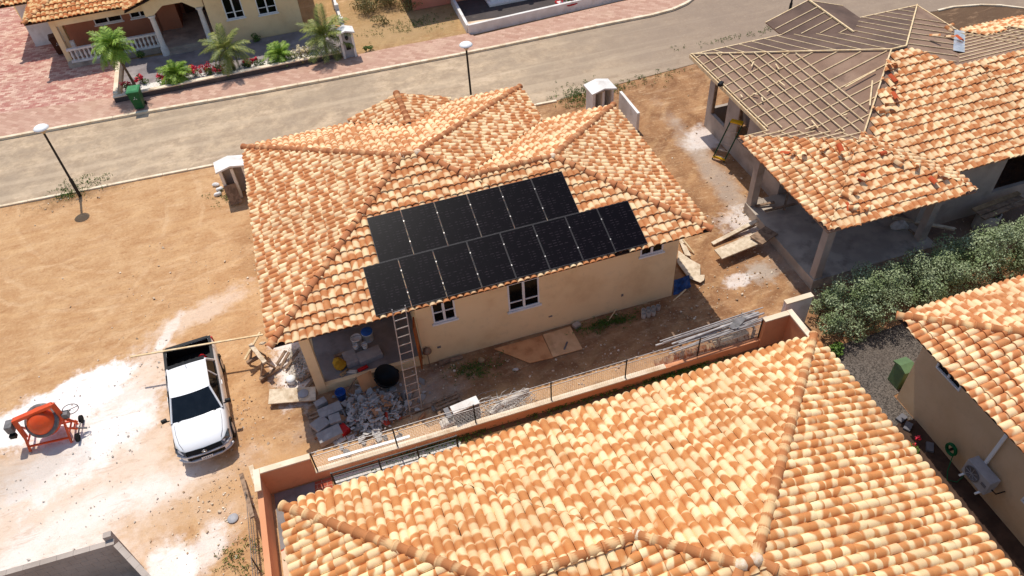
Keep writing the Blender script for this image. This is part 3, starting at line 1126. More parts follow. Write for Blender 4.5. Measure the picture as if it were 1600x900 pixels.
def window_x(house, x0, x1, z0, z1, y, panes=2, transom=0.3, sill=True, surround=0.0, mat='frame'):
    """window in a wall that faces -y; y is the wall face"""
    m = MB()
    t = 0.055
    ya, yb = y - 0.02, y + 0.06
    m.box(x0, x1, ya, yb, z1 - t, z1)
    m.box(x0, x1, ya, yb, z0, z0 + t)
    pw = (x1 - x0) / panes
    for i in range(panes + 1):
        xx = x0 + i * pw
        wd = t if i in (0, panes) else t * 1.5
        a, b = (x0, x0 + t) if i == 0 else ((x1 - t, x1) if i == panes else (xx - wd / 2, xx + wd / 2))
        m.box(a, b, ya + 0.002, yb, z0 + t, z1 - t)
    zt = z0 + (z1 - z0) * transom
    if transom:
        for i in range(panes):
            m.box(x0 + i * pw + t, x0 + (i + 1) * pw - t, ya + 0.006, yb, zt - 0.02, zt + 0.02)
    wdw = m.build("window", mat, house)
    for i in range(panes):
        for za, zb in ([(z0 + t, zt - 0.02), (zt + 0.02, z1 - t)] if transom else [(z0 + t, z1 - t)]):
            MB().box(x0 + i * pw + 0.03, x0 + (i + 1) * pw - 0.03, y + 0.015, y + 0.03, za - 0.01, zb + 0.01).build("pane", 'glass', wdw)
    if sill:
        MB().box(x0 - 0.06, x1 + 0.06, y - 0.07, y - 0.021, z0 - 0.07, z0 - 0.003).build("sill", mat, wdw)
    return wdw


def soffit(house, s, i=0, mat='beige'):
    z = s.ze - 0.075 - 0.003 * i
    MB().box(s.x0 + 0.08, s.x1 - 0.08, s.y0 + 0.08, s.y1 - 0.08, z - 0.03, z).build("soffit", mat, house)

# ================================================================== HOUSES
# ---- bungalow with the solar panels
hs = thing("bungalow", "beige bungalow with tiled hip roof carrying the black solar panels", "house", (3.6, 21.0, 0))
A = Sec(-3.06, 8.2, 16.15, 26.9, 'FBLR')
B = Sec(2.0, 11.2, 16.15, 24.15, 'FBR')
Pg = Sec(1.14, 5.22, 22.5, 27.3, 'LR')
roof = make_roof(hs, [A, B, Pg], 'tile_red')
hip_lines(roof, hs, A, ['FL', 'BL', 'BR', 'T'])
zA = A.ze + SL * 5.375
zB = B.ze + SL * 4.0
ridge(roof, hs, (4.2, 20.15, zB), (2.825, 21.525, zA))            # stub of the upper hip down to the lower ridge
ridge(roof, hs, (4.2, 20.15, zB), (7.2, 20.15, zB))
hip_lines(roof, hs, B, [])
ridge(roof, hs, (11.2, 16.15, 3.3), (7.2, 20.15, zB))
ridge(roof, hs, (11.2, 24.15, 3.3), (7.2, 20.15, zB))
ridge(roof, hs, (3.18, 27.3, 3.95), (3.18, 25.0, 3.95))
for p in [(2.32, 21.525, zA), (2.85, 21.52, zA), (4.2, 20.15, zB), (7.2, 20.15, zB)]:
    m = MB()
    m.lathe([(0.02, 0.165), (0.08, 0.15), (0.13, 0.10), (0.15, 0.0)], 10, Matrix.Translation(p))
    m.build("mortar_joint", 'mortar', roof)
for i, s in enumerate((A, B)):
    soffit(hs, s, i)
WY = 16.70
zt = 3.2
m = MB()
w1 = (1.82, 2.58, 1.85, 2.95); w2 = (4.34, 5.42, 1.46, 2.72); w3 = (9.0, 9.84, 2.38, 2.98)
wall_boxes(m, 1.3, 10.42, -0.05, zt, WY, WY + 0.16, 'x', [w1, w2, w3])
m.build("front_wall", 'beige', hs)
wall_boxes(MB(), WY + 0.16, 23.5, -0.05, zt, 10.26, 10.42, 'y').build("side_wall", 'beige', hs)
MB().box(7.5, 10.26, 23.34, 23.5, -0.05, zt).build("rear_wall", 'beige', hs)
MB().box(7.34, 7.5, 23.5, 26.1, -0.05, zt).build("rear_wall", 'beige', hs)
MB().box(-2.34, 7.34, 26.1, 26.26, -0.05, zt).build("rear_wall", 'beige', hs)
MB().box(-2.34, -2.18, 19.2, 26.1, -0.05, zt).build("side_wall", 'beige', hs)
MB().box(-2.18, 1.3, 19.2, 19.36, 0.32, zt).build("porch_rear_wall", 'render', hs)
MB().box(1.3, 1.46, WY + 0.16, 19.36, 0.0, zt).build("porch_side_wall", 'beige', hs)
MB().box(-2.34, -2.04, WY, WY + 0.34, -0.05, zt).build("porch_pier", 'beige', hs)
MB().box(-2.04, 1.298, WY + 0.01, WY + 0.30, zt - 0.32, zt).build("porch_beam", 'beige', hs)
MB().box(-2.34, -2.06, WY + 0.345, 19.19, zt - 0.32, zt).build("porch_beam", 'beige', hs)
m = MB()
m.box(-2.04, 1.298, WY + 0.02, WY + 0.18, -0.05, 0.30)
m.box(-2.335, -2.2, WY + 0.345, 19.2, -0.05, 0.30)
m.build("plinth", 'beige', hs)
MB().box(-2.19, 1.298, WY + 0.185, 19.199, 0.0, 0.296).build("porch_floor", 'darkconc', hs)
for (a, b, za, zb), tr in ((w1, 0.42), (w2, 0.30), (w3, 0.0)):
    window_x(hs, a, b, za, zb, WY, 2, tr)
# open timber door beside the porch
dm = MB()
dm.rbox((1.17, 16.52, 1.32), (0.05, 0.5, 2.02), rz=rad(-12))
dl = dm.build("door", 'doorwood', hs)
MB().rbox((1.13, 16.4, 1.3), (0.03, 0.04, 0.12), rz=rad(-12)).build("handle", 'steelblack', dl)
m = MB()
m.rbox((GY(895, 522, WY).x, WY - 0.012, GY(895, 522, WY).z), (0.16, 0.02, 0.07))
q = GY(972, 461, WY); m.rbox((q.x, WY - 0.012, q.z), (0.08, 0.02, 0.10))
q = GY(860, 494, WY); m.rbox((q.x, WY - 0.012, q.z), (0.13, 0.02, 0.05))
q = GY(686, 542, WY); m.rbox((q.x, WY - 0.012, q.z), (0.12, 0.02, 0.08))
m.build("wall_outlet", 'greydark', hs)
# front gable of the street porch
m = MB()
m.add([(1.35, 27.0, 3.2), (5.0, 27.0, 3.2), (3.18, 27.0, 3.82), (1.35, 26.85, 3.2), (5.0, 26.85, 3.2), (3.18, 26.85, 3.82)], [(0, 2, 1), (3, 4, 5), (0, 1, 4, 3), (1, 2, 5, 4), (2, 0, 3, 5)])
m.build("gable", 'beige', hs)
for x in (1.5, 4.7):
    MB().box(x, x + 0.22, 26.75, 26.97, 0, 3.2).build("porch_column", 'whitewall', hs)

# ---- near house, bottom of the picture
NP = V((4.3, 11.05, 0))
hn = thing("bungalow", "large tiled roof of the nearest house at the bottom edge", "house", NP, rad(1.05))
NA = Sec(-0.2, 11.66, -0.6, 10.93, 'FBLR')
NB = Sec(-3.24, 6.0, 2.4, 10.93, 'FBL')
rn = make_roof(hn, [NA, NB], 'tile')
zN = 3.3 + SL * (11.53 / 2)
ridge(rn, hn, (11.66, 10.93, 3.3), (5.895, 5.165, zN))
ridge(rn, hn, (11.66, -0.6, 3.3), (5.895, 5.165, zN))
ridge(rn, hn, (-0.2, -0.6, 3.3), (5.565, 5.165, zN))
ridge(rn, hn, (5.565, 5.165, zN), (5.895, 5.165, zN), n=1)
zM = 3.3 + SL * 4.265
ridge(rn, hn, (-3.24, 10.93, 3.3), (1.025, 6.665, zM))
ridge(rn, hn, (-3.24, 2.4, 3.3), (1.025, 6.665, zM))
ridge(rn, hn, (1.025, 6.665, zM), (4.06, 6.665, zM))
ridge(rn, hn, (4.06, 6.665, zM), (5.565, 5.165, zN))
for p in [(5.565, 5.165, zN + 0.02), (5.9, 5.165, zN + 0.02), (4.06, 6.665, zM)]:
    MB().lathe([(0.02, 0.175), (0.08, 0.16), (0.13, 0.11), (0.15, 0.0)], 10, Matrix.Translation(p)).build("mortar_joint", 'mortar', rn)
for i, s in enumerate((NA, NB)):
    soffit(hn, s, i, 'beige_pale')
MB().box(0.5, 11.0, 0.1, 10.25, -0.05, 3.15).build("wall", 'beige_pale', hn)
MB().box(-2.55, 0.498, 3.1, 10.245, -0.05, 3.148).build("wall", 'beige_pale', hn)

# ---- house with the air conditioner, right edge
ha = thing("bungalow", "pale house with an air conditioner on its side wall at the right edge", "house", (20.0, 6.0, 0))
ZA_ = Sec(14.29, 26.0, 0.2, 10.87, 'FBLR')
ra = make_roof(ha, [ZA_], 'tile_red')
hip_lines(ra, ha, ZA_, ['BL', 'FL', 'T'])
soffit(ha, ZA_, 0, 'beige_pale')
m = MB()
wq = [GX(1466, 570, 14.93), GX(1497, 604, 14.93)]
wall_boxes(m, 0.9, 10.2, -0.05, 3.16, 14.93, 15.09, 'y', [(8.62, 9.55, 2.3, 2.8), (5.2, 5.75, 1.2, 1.95)])
m.build("side_wall", 'beige_pale', ha)
MB().box(15.09, 25.3, 10.04, 10.2, -0.05, 3.16).build("rear_wall", 'beige_pale', ha)
MB().box(15.09, 25.3, 0.9, 1.06, -0.05, 3.16).build("front_wall", 'beige_pale', ha)
for (ya, yb, za, zb) in ((8.62, 9.55, 2.3, 2.8), (5.2, 5.75, 1.2, 1.95)):
    m = MB()
    for (p0, p1, q0, q1) in ((ya, yb, za, za + .05), (ya, yb, zb - .05, zb), (ya, ya + .05, za + .05, zb - .05), (yb - .05, yb, za + .05, zb - .05), ((ya + yb) / 2 - .03, (ya + yb) / 2 + .03, za + .05, zb - .05)):
        m.box(14.905, 15.0, p0, p1, q0, q1)
    wd = m.build("window", 'frame', ha)
    for h0, h1 in ((ya + .05, (ya + yb) / 2 - .03), ((ya + yb) / 2 + .03, yb - .05)):
        MB().box(14.96, 14.975, h0, h1, za + .05, zb - .05).build("pane", 'glass', wd)
# white downpipe
a, b = GX(1538, 727, 14.88), GX(1572, 682, 14.88)
MB().bar((14.86, a.y, 1.15), (14.86, a.y - 0.02, 3.1), 0.09, 0.06, V((1, 0, 0))).build("downpipe", 'white', ha)

# ---- house under construction, right
hc = thing("unfinished_house", "grey unfinished house with half laid roof tiles and bare battens", "house", (21.5, 21.0, 0))
CA = Sec(15.84, 27.3, 15.8, 26.6, 'FBLR', tiled='F')
CB = Sec(20.0, 30.6, 15.8, 23.85, 'FBR', tiled='FB')
CP = Sec(14.6, 20.3, 14.7, 20.4, 'FBLR', tiled='FLR')
CG = Sec(20.3, 24.3, 22.4, 27.9, 'LR', tiled='')


def chide(x, y, si, k_):
    if si == 1 and k_ == 'B':
        return x < 29.1 - (23.85 - y) * 0.15 and (y < 22.3 + (x - 27.0) * 0.25 or x < 27.4)
    if si == 0 and k_ == 'F':
        return y > 20.95 or (x < 21.9 - (20.9 - y) * .1 and x - 15.84 < y - 15.8 + .35 and random.random() < 0.5)
    return False


rc = make_roof(hc, [CA, CB, CP, CG], 'tile_red', hide=chide, deckmat='felt', jitter=2.0)
zC = 3.3 + SL * 5.4


def zsec(s, k_, x, y):
    a, b, c = s.d(k_)
    return s.ze + SL * (a * x + b * y + c)


def batten(p, q, wd=0.034, h=0.035, mat='batten', lift=0.012):
    p, q = V(p), V(q)
    p.z += lift
    q.z += lift
    MB().bar(p, q, wd, h).build("batten", mat, rc)


def clip_run(secs, si, k_, p, q, n=60):
    """longest stretch of segment p-q that lies on this roof face"""
    P, Ks, pieces = face_regions(secs, si, k_)
    best, cur = None, None
    for i in range(n + 1):
        t = i / n
        x, y = p[0] + (q[0] - p[0]) * t, p[1] + (q[1] - p[1]) * t
        ok = in_poly(P, x, y) and not any(in_K(K, x, y) for K in Ks)
        if ok:
            cur = (cur[0], t) if cur else (t, t)
            if best is None or cur[1] - cur[0] > best[1] - best[0]:
                best = cur
        else:
            cur = None
    if not best or best[1] - best[0] < 0.03:
        return None
    f = lambda t: (p[0] + (q[0] - p[0]) * t, p[1] + (q[1] - p[1]) * t)
    return f(best[0]), f(best[1])


CS_ = [CA, CB, CP, CG]


def lay(si, k_, p, q, **kw):
    r = clip_run(CS_, si, k_, p, q)
    if r:
        s = CS_[si]
        (x0, y0), (x1, y1) = r
        batten((x0, y0, zsec(s, k_, x0, y0)), (x1, y1, zsec(s, k_, x1, y1)), **kw)


for i in range(17):                                  # up-slope battens on the left face
    y = 16.3 + i * 0.62
    lay(0, 'L', (15.86, y), (21.3, y), wd=0.042)
for i in range(9):                                   # eave-parallel battens over them
    x = 15.9 + i * 0.36
    lay(0, 'L', (x, 15.9), (x, 26.5), wd=0.042, lift=0.058)
for i in range(18):                                  # back face
    x = 16.3 + i * 0.62
    lay(0, 'B', (x, 26.58), (x, 21.1), wd=0.042)
for i in range(14):                                  # right face
    y = 16.6 + i * 0.62
    lay(0, 'R', (27.28, y), (21.6, y), wd=0.042)
for i in range(10):
    y = 20.3 + i * 0.36
    lay(1, 'B', (20.2, y), (31, y), wd=0.042)
for i in range(6):
    x = 27.0 + i * 0.62
    lay(1, 'B', (x, 23.8), (x, 19.0), wd=0.042, lift=0.05)
for i in range(6):
    y = 24.4 + i * 0.55
    lay(3, 'L', (20.32, y), (22.3, y), wd=0.042)
for (si, k_) in ((0, 'B'), (3, 'L'), (3, 'R')):      # dark roofing sheets on the street side
    P_, Ks_, pcs = face_regions(CS_, si, k_)
    m = MB()
    for pc in pcs:
        m.add([(q[0], q[1], zsec(CS_[si], k_, q[0], q[1]) - 0.008) for q in pc], [tuple(range(len(pc)))])
    m.build("roofing_sheet", 'felt2', rc)
for i in range(8):
    x = 15.1 + i * 0.5
    lay(2, 'B', (x, 20.38), (x, 17.6), wd=0.042)
for i in range(7):
    y = 20.3 - i * 0.36
    lay(2, 'B', (14.62, y), (20.3, y), wd=0.042, lift=0.05)
# hip boards and ridge boards
for p, q in [((15.86, 26.58, 3.3), (21.24, 21.2, zC)), ((15.86, 15.82, 3.3), (21.24, 21.2, zC)), ((21.24, 21.2, zC), (21.9, 21.2, zC)), ((27.28, 26.58, 3.3), (21.9, 21.2, zC))]:
    MB().bar(V(p) + V((0, 0, .05)), V(q) + V((0, 0, .05)), 0.055, 0.05).build("hip_board", 'wood', rc)
MB().bar((22.3, 27.9, 3.98), (22.3, 24.55, 3.98), 0.07, 0.06).build("hip_board", 'wood', rc)
for p, q in [((15.84, 26.6, 3.24), (15.84, 20.4, 3.24)), ((15.84, 26.6, 3.24), (20.3, 26.6, 3.24)), ((24.3, 26.6, 3.24), (27.3, 26.6, 3.24)), ((27.3, 26.6, 3.24), (27.3, 23.9, 3.24))]:
    MB().bar(p, q, 0.05, 0.16).build("fascia_board", 'wood', hc)
for (x0, x1) in ((20.3, 22.3), (24.3, 22.3)):
    MB().bar((x0, 27.9, 3.26), (x1, 27.9, 3.9), 0.05, 0.10).build("fascia_board", 'wood', hc)
# galvanised valley sheet
p, q = V((27.25, 23.8, 3.38)), V((24.75, 21.3, 3.38 + SL * 2.5))
MB().bar(p, q, 0.42, 0.01).build("valley_sheet", 'galv', rc)
# walls
WX = 16.6
m = MB()
wall_boxes(m, 19.9, 25.9, -0.05, 3.16, WX, WX + 0.16, 'y', [(24.3, 25.5, 0.85, 2.9), (22.6, 23.4, 0.9, 2.6), (20.9, 21.6, 0.9, 2.6)])
m.build("side_wall", 'render', hc)
MB().box(WX + 0.162, 26.6, 25.74, 25.9, -0.05, 0.9).build("rear_wall", 'render', hc)
MB().box(18.5, 26.6, 25.742, 25.898, 0.9, 3.16).build("rear_wall", 'render', hc)
MB().box(18.3, 18.46, 19.9, 25.73, -0.05, 3.16).build("inner_wall", 'render', hc)
MB().box(WX + 0.162, 20.5, 19.9, 20.06, -0.05, 3.16).build("inner_wall", 'render', hc)
m = MB()
wall_boxes(m, 20.5, 29.9, -0.05, 3.16, 16.5, 16.66, 'x', [(23.6, 25.6, 0.95, 2.6), (27, 28, 0.95, 2.6)])
m.build("front_wall", 'render', hc)
MB().box(20.34, 20.498, 16.5, 20.06, -0.05, 3.16).build("side_wall", 'render', hc)
MB().box(29.74, 29.898, 16.662, 23.2, -0.05, 3.16).build("side_wall", 'render', hc)
MB().box(23.0, 29.0, 19.0, 19.1, 0, 3.1).build("inner_wall", 'deck', hc)
for (a, b, za, zb) in ((24.3, 25.5, 0.85, 2.9), (22.6, 23.4, 0.9, 2.6), (20.9, 21.6, 0.9, 2.6)):
    m = MB()
    m.box(WX + 0.02, WX + 0.14, a, a + 0.05, za, zb)
    m.box(WX + 0.02, WX + 0.14, b - 0.05, b, za, zb)
    m.box(WX + 0.02, WX + 0.14, a + 0.05, b - 0.05, zb - 0.05, zb)
    m.build("timber_lining", 'woodold', hc)
MB().box(15.15, 20.33, 15.2, 19.9, -0.05, 0.42).build("porch_slab", 'concrete', hc)
for (x, y) in ((15.2, 15.25), (19.85, 15.6), (15.2, 19.6)):
    bevel(MB().box(x, x + 0.3, y, y + 0.3, 0.42, 3.17).build("porch_column", 'render', hc), 0.012)
m = MB()
m.box(15.22, 20.2, 15.28, 15.5, 2.95, 3.168)
m.build("porch_beam", 'render', hc)
MB().box(15.24, 15.46, 15.56, 19.6, 2.95, 3.166).build("porch_beam", 'render', hc)

# ---- house across the street, top left
hl = thing("bungalow", "beige house with white balustrade porch across the street, top left", "house", (-6.5, 47.0, 0))
ZL = 2.75
LA = Sec(-13.3, 1.2, 43.7, 55.0, 'FBLR', ze=ZL)
LG = Sec(-8.2, -3.5, 42.5, 50.0, 'LR', ze=ZL + 0.2)
LW = Sec(-4.0, 1.2, 42.2, 52.0, 'FLR', ze=ZL + 0.45)
LR_ = Sec(-15.0, -11.5, 46.6, 55.0, 'FLB', ze=ZL)
rl = make_roof(hl, [LA, LG, LW, LR_], 'tile_far')
ridge(rl, hl, (-13.3, 43.7, ZL), (-9.0, 48.0, ZL + SL * 4.3))
ridge(rl, hl, (-5.85, 42.5, ZL + .2 + SL * 2.35), (-5.85, 48.0, ZL + .2 + SL * 2.35))
ridge(rl, hl, (-15.0, 46.6, ZL), (-13.3, 48.3, ZL + SL * 1.7))
for i, s in enumerate((LA, LR_)):
    soffit(hl, s, i)
zl = ZL - 0.14
m = MB()
wall_boxes(m, -12.0, -7.2, 0.1, zl, 45.5, 45.66, 'x', [(-10.45, -9.0, 1.35, 2.25), (-8.55, -7.5, 1.35, 2.25)])
m.build("porch_wall", 'brownpink', hl)
MB().box(-14.3, -12.25, 47.12, 47.3, 0.0, zl).build("garage_wall", 'whitewall', hl)
MB().box(-14.3, -14.14, 47.3, 54.0, 0.0, zl).build("garage_side_wall", 'beige', hl)
MB().box(-12.3, -12.1, 45.5, 47.12, 0, zl).build("side_wall", 'beige', hl)
window_x(hl, -10.45, -9.0, 1.35, 2.25, 45.5, 2, 0.5)
window_x(hl, -8.55, -7.5, 1.35, 2.25, 45.5, 2, 0.5)
MB().box(-12.2, -7.25, 43.55, 45.5, 0.0, 0.32).build("porch_floor", 'concrete', hl)
MB().box(-12.25, -11.98, 43.95, 44.22, 0.0, zl).build("porch_pier", 'beige', hl)
MB().box(-11.98, -7.3, 43.97, 44.19, zl - 0.35, zl).build("porch_beam", 'beige', hl)
bal = MB().box(-11.97, -7.3, 43.6, 43.78, 1.0, 1.1).build("balustrade", 'whitewall', hl)
MB().box(-11.97, -7.3, 43.58, 43.8, 0.33, 0.43).build("base_rail", 'whitewall', bal)
MB().rbox((-11.7, 44.4, 0.75), (0.2, 0.2, 0.9)).build("pedestal", 'whitewall', bal)
m = MB()
m.lathe([(0.055, 0), (0.055, 0.06), (0.035, 0.10), (0.075, 0.24), (0.045, 0.40), (0.035, 0.47), (0.055, 0.51), (0.055, 0.57)], 8)
bproto = None
for i in range(21):
    x = -11.8 + i * 0.22
    if bproto is None:
        bproto = m.build("baluster", 'whitewall', bal, local=True)
        b_ = bproto
    else:
        b_ = bpy.data.objects.new("baluster", bproto.data)
        COL.objects.link(b_)
        b_.parent = bal
    b_.location = V((x, 43.69, 0.43)) - ORG[hl]
# entrance gable with its two white columns
m = MB()
pts = [(-7.35, 2.38), (-6.95, 2.38), (-6.35, 2.8), (-5.35, 2.8), (-4.8, 2.38), (-4.35, 2.38), (-4.35, 3.02), (-5.85, 3.5), (-7.35, 3.02)]
n_ = len(pts)
m.add([(x, 42.85, z) for x, z in pts] + [(x, 43.05, z) for x, z in pts], [(0, 1, 2, 7, 8), (2, 3, 7), (3, 4, 5, 6, 7), tuple(n_ + i for i in (8, 7, 2, 1, 0)), tuple(n_ + i for i in (7, 3, 2)), tuple(n_ + i for i in (7, 6, 5, 4, 3))] + [(j, n_ + j, n_ + (j + 1) % n_, (j + 1) % n_) for j in range(n_)])
m.build("entrance_gable", 'beige', hl)
for x in (-7.08, -4.62):
    m = MB()
    m.lathe([(0.20, 0.0), (0.20, 0.5), (0.17, 0.56), (0.15, 0.62), (0.13, 2.2), (0.17, 2.26), (0.2, 2.3), (0.2, 2.37)], 14, Matrix.Translation((x, 42.95, 0.0)))
    m.build("entrance_column", 'whitewall', hl)
MB().box(-7.2, -4.45, 43.2, 47.4, 0, 0.34).build("entrance_floor", 'concrete', hl)
MB().box(-6.9, -4.45, 42.75, 43.2, 0, 0.17).build("entrance_step", 'concrete', hl)
MB().box(-7.25, -6.1, 45.5, 45.66, 0.34, 3.0).build("entrance_wall", 'brownpink', hl)
MB().box(-6.1, -4.3, 47.4, 47.56, 0.34, 3.0).build("entrance_wall", 'brownpink', hl)
MB().box(-6.26, -6.1, 45.66, 47.4, 0.34, 3.0).build("entrance_wall", 'brownpink', hl)
MB().box(-5.9, -4.8, 47.3, 47.39, 0.34, 2.4).build("front_door", 'darkdoor', hl)
MB().box(-7.2, -4.4, 43.06, 47.4, 2.9, 2.95).build("entrance_ceiling", 'brownpink', hl)
m = MB()
wl = [(-3.75, -2.55, 1.05, 2.65), (-1.7, -0.55, 1.05, 2.65)]
wq1, wq2 = GY(341, 0, 42.8), GY(384, 28, 42.8)
wl = [(GY(345, 0, 42.8).x, GY(383, 25, 42.8).x, GY(355, 31, 42.8).z, 2.75), (GY(398, 0, 42.8).x, GY(434, 18, 42.8).x, GY(404, 24, 42.8).z, 2.75)]
wall_boxes(m, -4.3, 0.5, 0.0, 3.05, 42.8, 42.96, 'x', wl)
m.build("front_wall", 'beige', hl)
for o_ in wl:
    window_x(hl, o_[0], o_[1], o_[2], o_[3], 42.8, 2, 0.28)
MB().box(0.34, 0.498, 42.96, 52, 0.0, 3.05).build("side_wall", 'beige', hl)
MB().box(-4.298, -4.14, 42.96, 47.56, 0.0, 3.05).build("side_wall", 'brownpink', hl)

# ---- pink house, top middle
hp = thing("bungalow", "pink house corner with white balustrade at the top edge, middle", "house", (11, 46, 0))
MB().box(6.8, 9.1, 42.75, 42.93, 0.0, 0.55).build("porch_plinth", 'pink', hp)
bal = MB().box(7.15, 9.0, 42.78, 42.92, 1.2, 1.3).build("balustrade", 'whitewall', hp)
for i in range(9):
    b_ = bpy.data.objects.new("baluster", bproto.data)
    COL.objects.link(b_)
    b_.parent = bal
    b_.location = V((7.3 + i * 0.2, 42.85, 0.6)) - ORG[hp]
MB().box(6.8, 7.12, 42.74, 43.05, 0.552, 3.0).build("porch_pier", 'pink', hp)
MB().box(9.1, 18.0, 42.7, 42.9, 0.0, 3.0).build("front_wall", 'pink', hp)
MB().box(6.82, 18.0, 44.6, 44.8, 0.0, 3.0).build("rear_porch_wall", 'pink', hp)
MB().box(6.82, 6.98, 43.05, 52, 0.0, 3.0).build("side_wall", 'pink', hp)
m = MB()
m.box(11.0, 13.6, 41.2, 42.7, 0.0, 0.18)
m.box(11.2, 13.4, 41.6, 42.7, 0.18, 0.36)
m.build("entrance_step", 'whitewall', hp)
for x in (11.3, 13.2):
    MB().lathe([(0.16, 0), (0.16, .4), (0.12, .46), (0.1, 2.2), (0.16, 2.4)], 12, Matrix.Translation((x, 41.9, 0.36))).build("entrance_column", 'whitewall', hp)
make_roof(hp, [Sec(6.2, 18.8, 42.1, 53, 'FBLR', ze=3.1, tiled='')], 'tile_far', deckmat='tile_far')  # unseen roof of the pink house, untiled deck added to cast its shadow

# ================================================================== SOLAR PANELS
PW, PL = 1.095, 1.72
cell_me = None
FY = 16.15


def slope_pt(x, y, lift):
    return V((x, y, 3.3 + SL * (y - FY) + lift))


def make_panel(x, y, label):
    t = thing("solar_panel", label, "solar panel", (0, 0, 0), 0, "black solar panels on the bungalow roof", local=True)
    z = 3.3 + SL * (y - FY) + 0.16
    t.matrix_basis = Matrix(((1, 0, 0, x), (0, CS, -SN, y), (0, SN, CS, z), (0, 0, 0, 1)))
    fr = MB()
    g = 0.014
    for (a, b, c_, d_) in ((0, PW, 0, g), (0, PW, PL - g, PL), (0, g, g, PL - g), (PW - g, PW, g, PL - g)):
        fr.box(a, b, c_, d_, -0.035, 0.004)
    fr.build("frame", 'panelframe', t, local=True)
    c_ = MB()
    c_.add([(g, g, 0), (PW - g, g, 0), (PW - g, PL - g, 0), (g, PL - g, 0)], [(0, 1, 2, 3)], uv=[((0, 0), (1, 0), (1, 1), (0, 1))])
    c_.add([(g, g, -0.03), (PW - g, g, -0.03), (PW - g, PL - g, -0.03), (g, PL - g, -0.03)], [(3, 2, 1, 0)], uv=[((0, 0), (0, 0), (0, 0), (0, 0))])
    c_.build("cell_sheet", 'cells', t, local=True)
    return t


MAT['panelframe'] = simple("panel_frame", (58, 55, 58), rough=0.5)
words = ["first", "second", "third", "fourth", "fifth", "sixth", "seventh", "eighth"]
for r_, (x0, y0, n_) in enumerate(((0.10, 16.14, 8), (0.62, 17.79, 6))):
    for i in range(n_):
        nm = words[i] + " from the left" if i < n_ - 1 else "rightmost"
        if i == 0: nm = "leftmost"
        t = make_panel(x0 + i * (PW + 0.012), y0, "black solar panel, %s in the %s row on the tiled roof" % (nm, ["lower", "upper"][r_]))
        if i < n_ - 1:
            for fy_ in (0.27, 0.73):
                MB().box(PW - 0.01, PW + 0.022, PL * fy_, PL * fy_ + 0.045, 0.0, 0.014).build("clamp", 'alu', t, local=True)
        for fy_ in (0.27, 0.73):
            MB().box(0.0, PW, PL * fy_, PL * fy_ + 0.04, -0.08, -0.036).build("mounting_rail", 'alu', t, local=True)

# ================================================================== STREET FURNITURE
def street_lamp(base, label, h=3.25):
    t = thing("street_lamp", label, "street lamp", base, 0, "lamps along the street", local=True)
    m = MB()
    m.lathe([(0.075, 0), (0.075, 0.9), (0.05, 0.95), (0.045, h)], 12)
    m.build("pole", 'steelblack', t, local=True)
    MB().lathe([(0.045, h), (0.06, h + .02), (0.22, h + 0.2), (0.2, h + 0.2), (0.04, h + .03)], 18).build("lamp_bowl", 'lampbowl', t, local=True)
    MB().lathe([(0.235, h + 0.2), (0.30, h + 0.23), (0.305, h + 0.25), (0.24, h + 0.31), (0.12, h + 0.345), (0.01, h + 0.355)], 20).build("lamp_hood", 'white', t, local=True)
    return t


MAT['lampbowl'] = simple("lamp_bowl", (196, 176, 140), rough=0.3)
street_lamp(G(125, 306), "black lamp post with white hood beside the bare dirt, left")
b2 = G(736.5, 175)
street_lamp(V((7.05, 31.0, 0)), "black lamp post with white hood behind the solar bungalow roof")
street_lamp(G(1231, 30), "black lamp pole at the top edge behind the unfinished house", 4.2)


def meter_cabinet(c, sx, sy, h, label, front=None, rz=0.0):
    t = thing("meter_cabinet", label, "meter cabinet", c, rz, "white masonry meter cabinets", local=True)
    m = MB()
    th = 0.12
    m.box(-sx / 2, -sx / 2 + th, -sy / 2, sy / 2, 0, h)
    m.box(sx / 2 - th, sx / 2, -sy / 2, sy / 2, 0, h)
    m.box(-sx / 2 + th, sx / 2 - th, sy / 2 - th, sy / 2, 0, h)
    if front != 'single':
        m.box(-th / 2, th / 2, -sy / 2, sy / 2 - th, 0, h)
    m.build("side_wall", 'whitewall', t, local=True)
    r = MB()
    ov = 0.1
    pts = [(-sx / 2 - ov, h), (0, h + 0.14), (sx / 2 + ov, h), (sx / 2 + ov, h + 0.07), (0, h + 0.22), (-sx / 2 - ov, h + 0.07)]
    n = 6
    y0, y1 = -sy / 2 - ov, sy / 2 + ov
    r.add([(x, y0, z) for x, z in pts] + [(x, y1, z) for x, z in pts], [(0, 1, 4, 5), (1, 2, 3, 4), (n + 5, n + 4, n + 1, n), (n + 4, n + 3, n + 2, n + 1)] + [((j + 1) % n, j, n + j, n + (j + 1) % n) for j in range(n)])
    r.build("cap", 'whitewall', t, local=True)
    bays = [(-sx / 2 + th, -th / 2), (th / 2, sx / 2 - th)] if front != 'single' else [(-sx / 2 + th, sx / 2 - th)]
    for a, b in bays:
        yb = sy / 2 - th - 0.06 if front != 'single' else -sy / 2 + 0.06
        MB().box(a, b, yb, yb + 0.058, 0.0, h - 0.01).build("back_panel" if front != 'single' else "front_panel", 'cabpanel' if front != 'single' else 'grey', t, local=True)
    return t


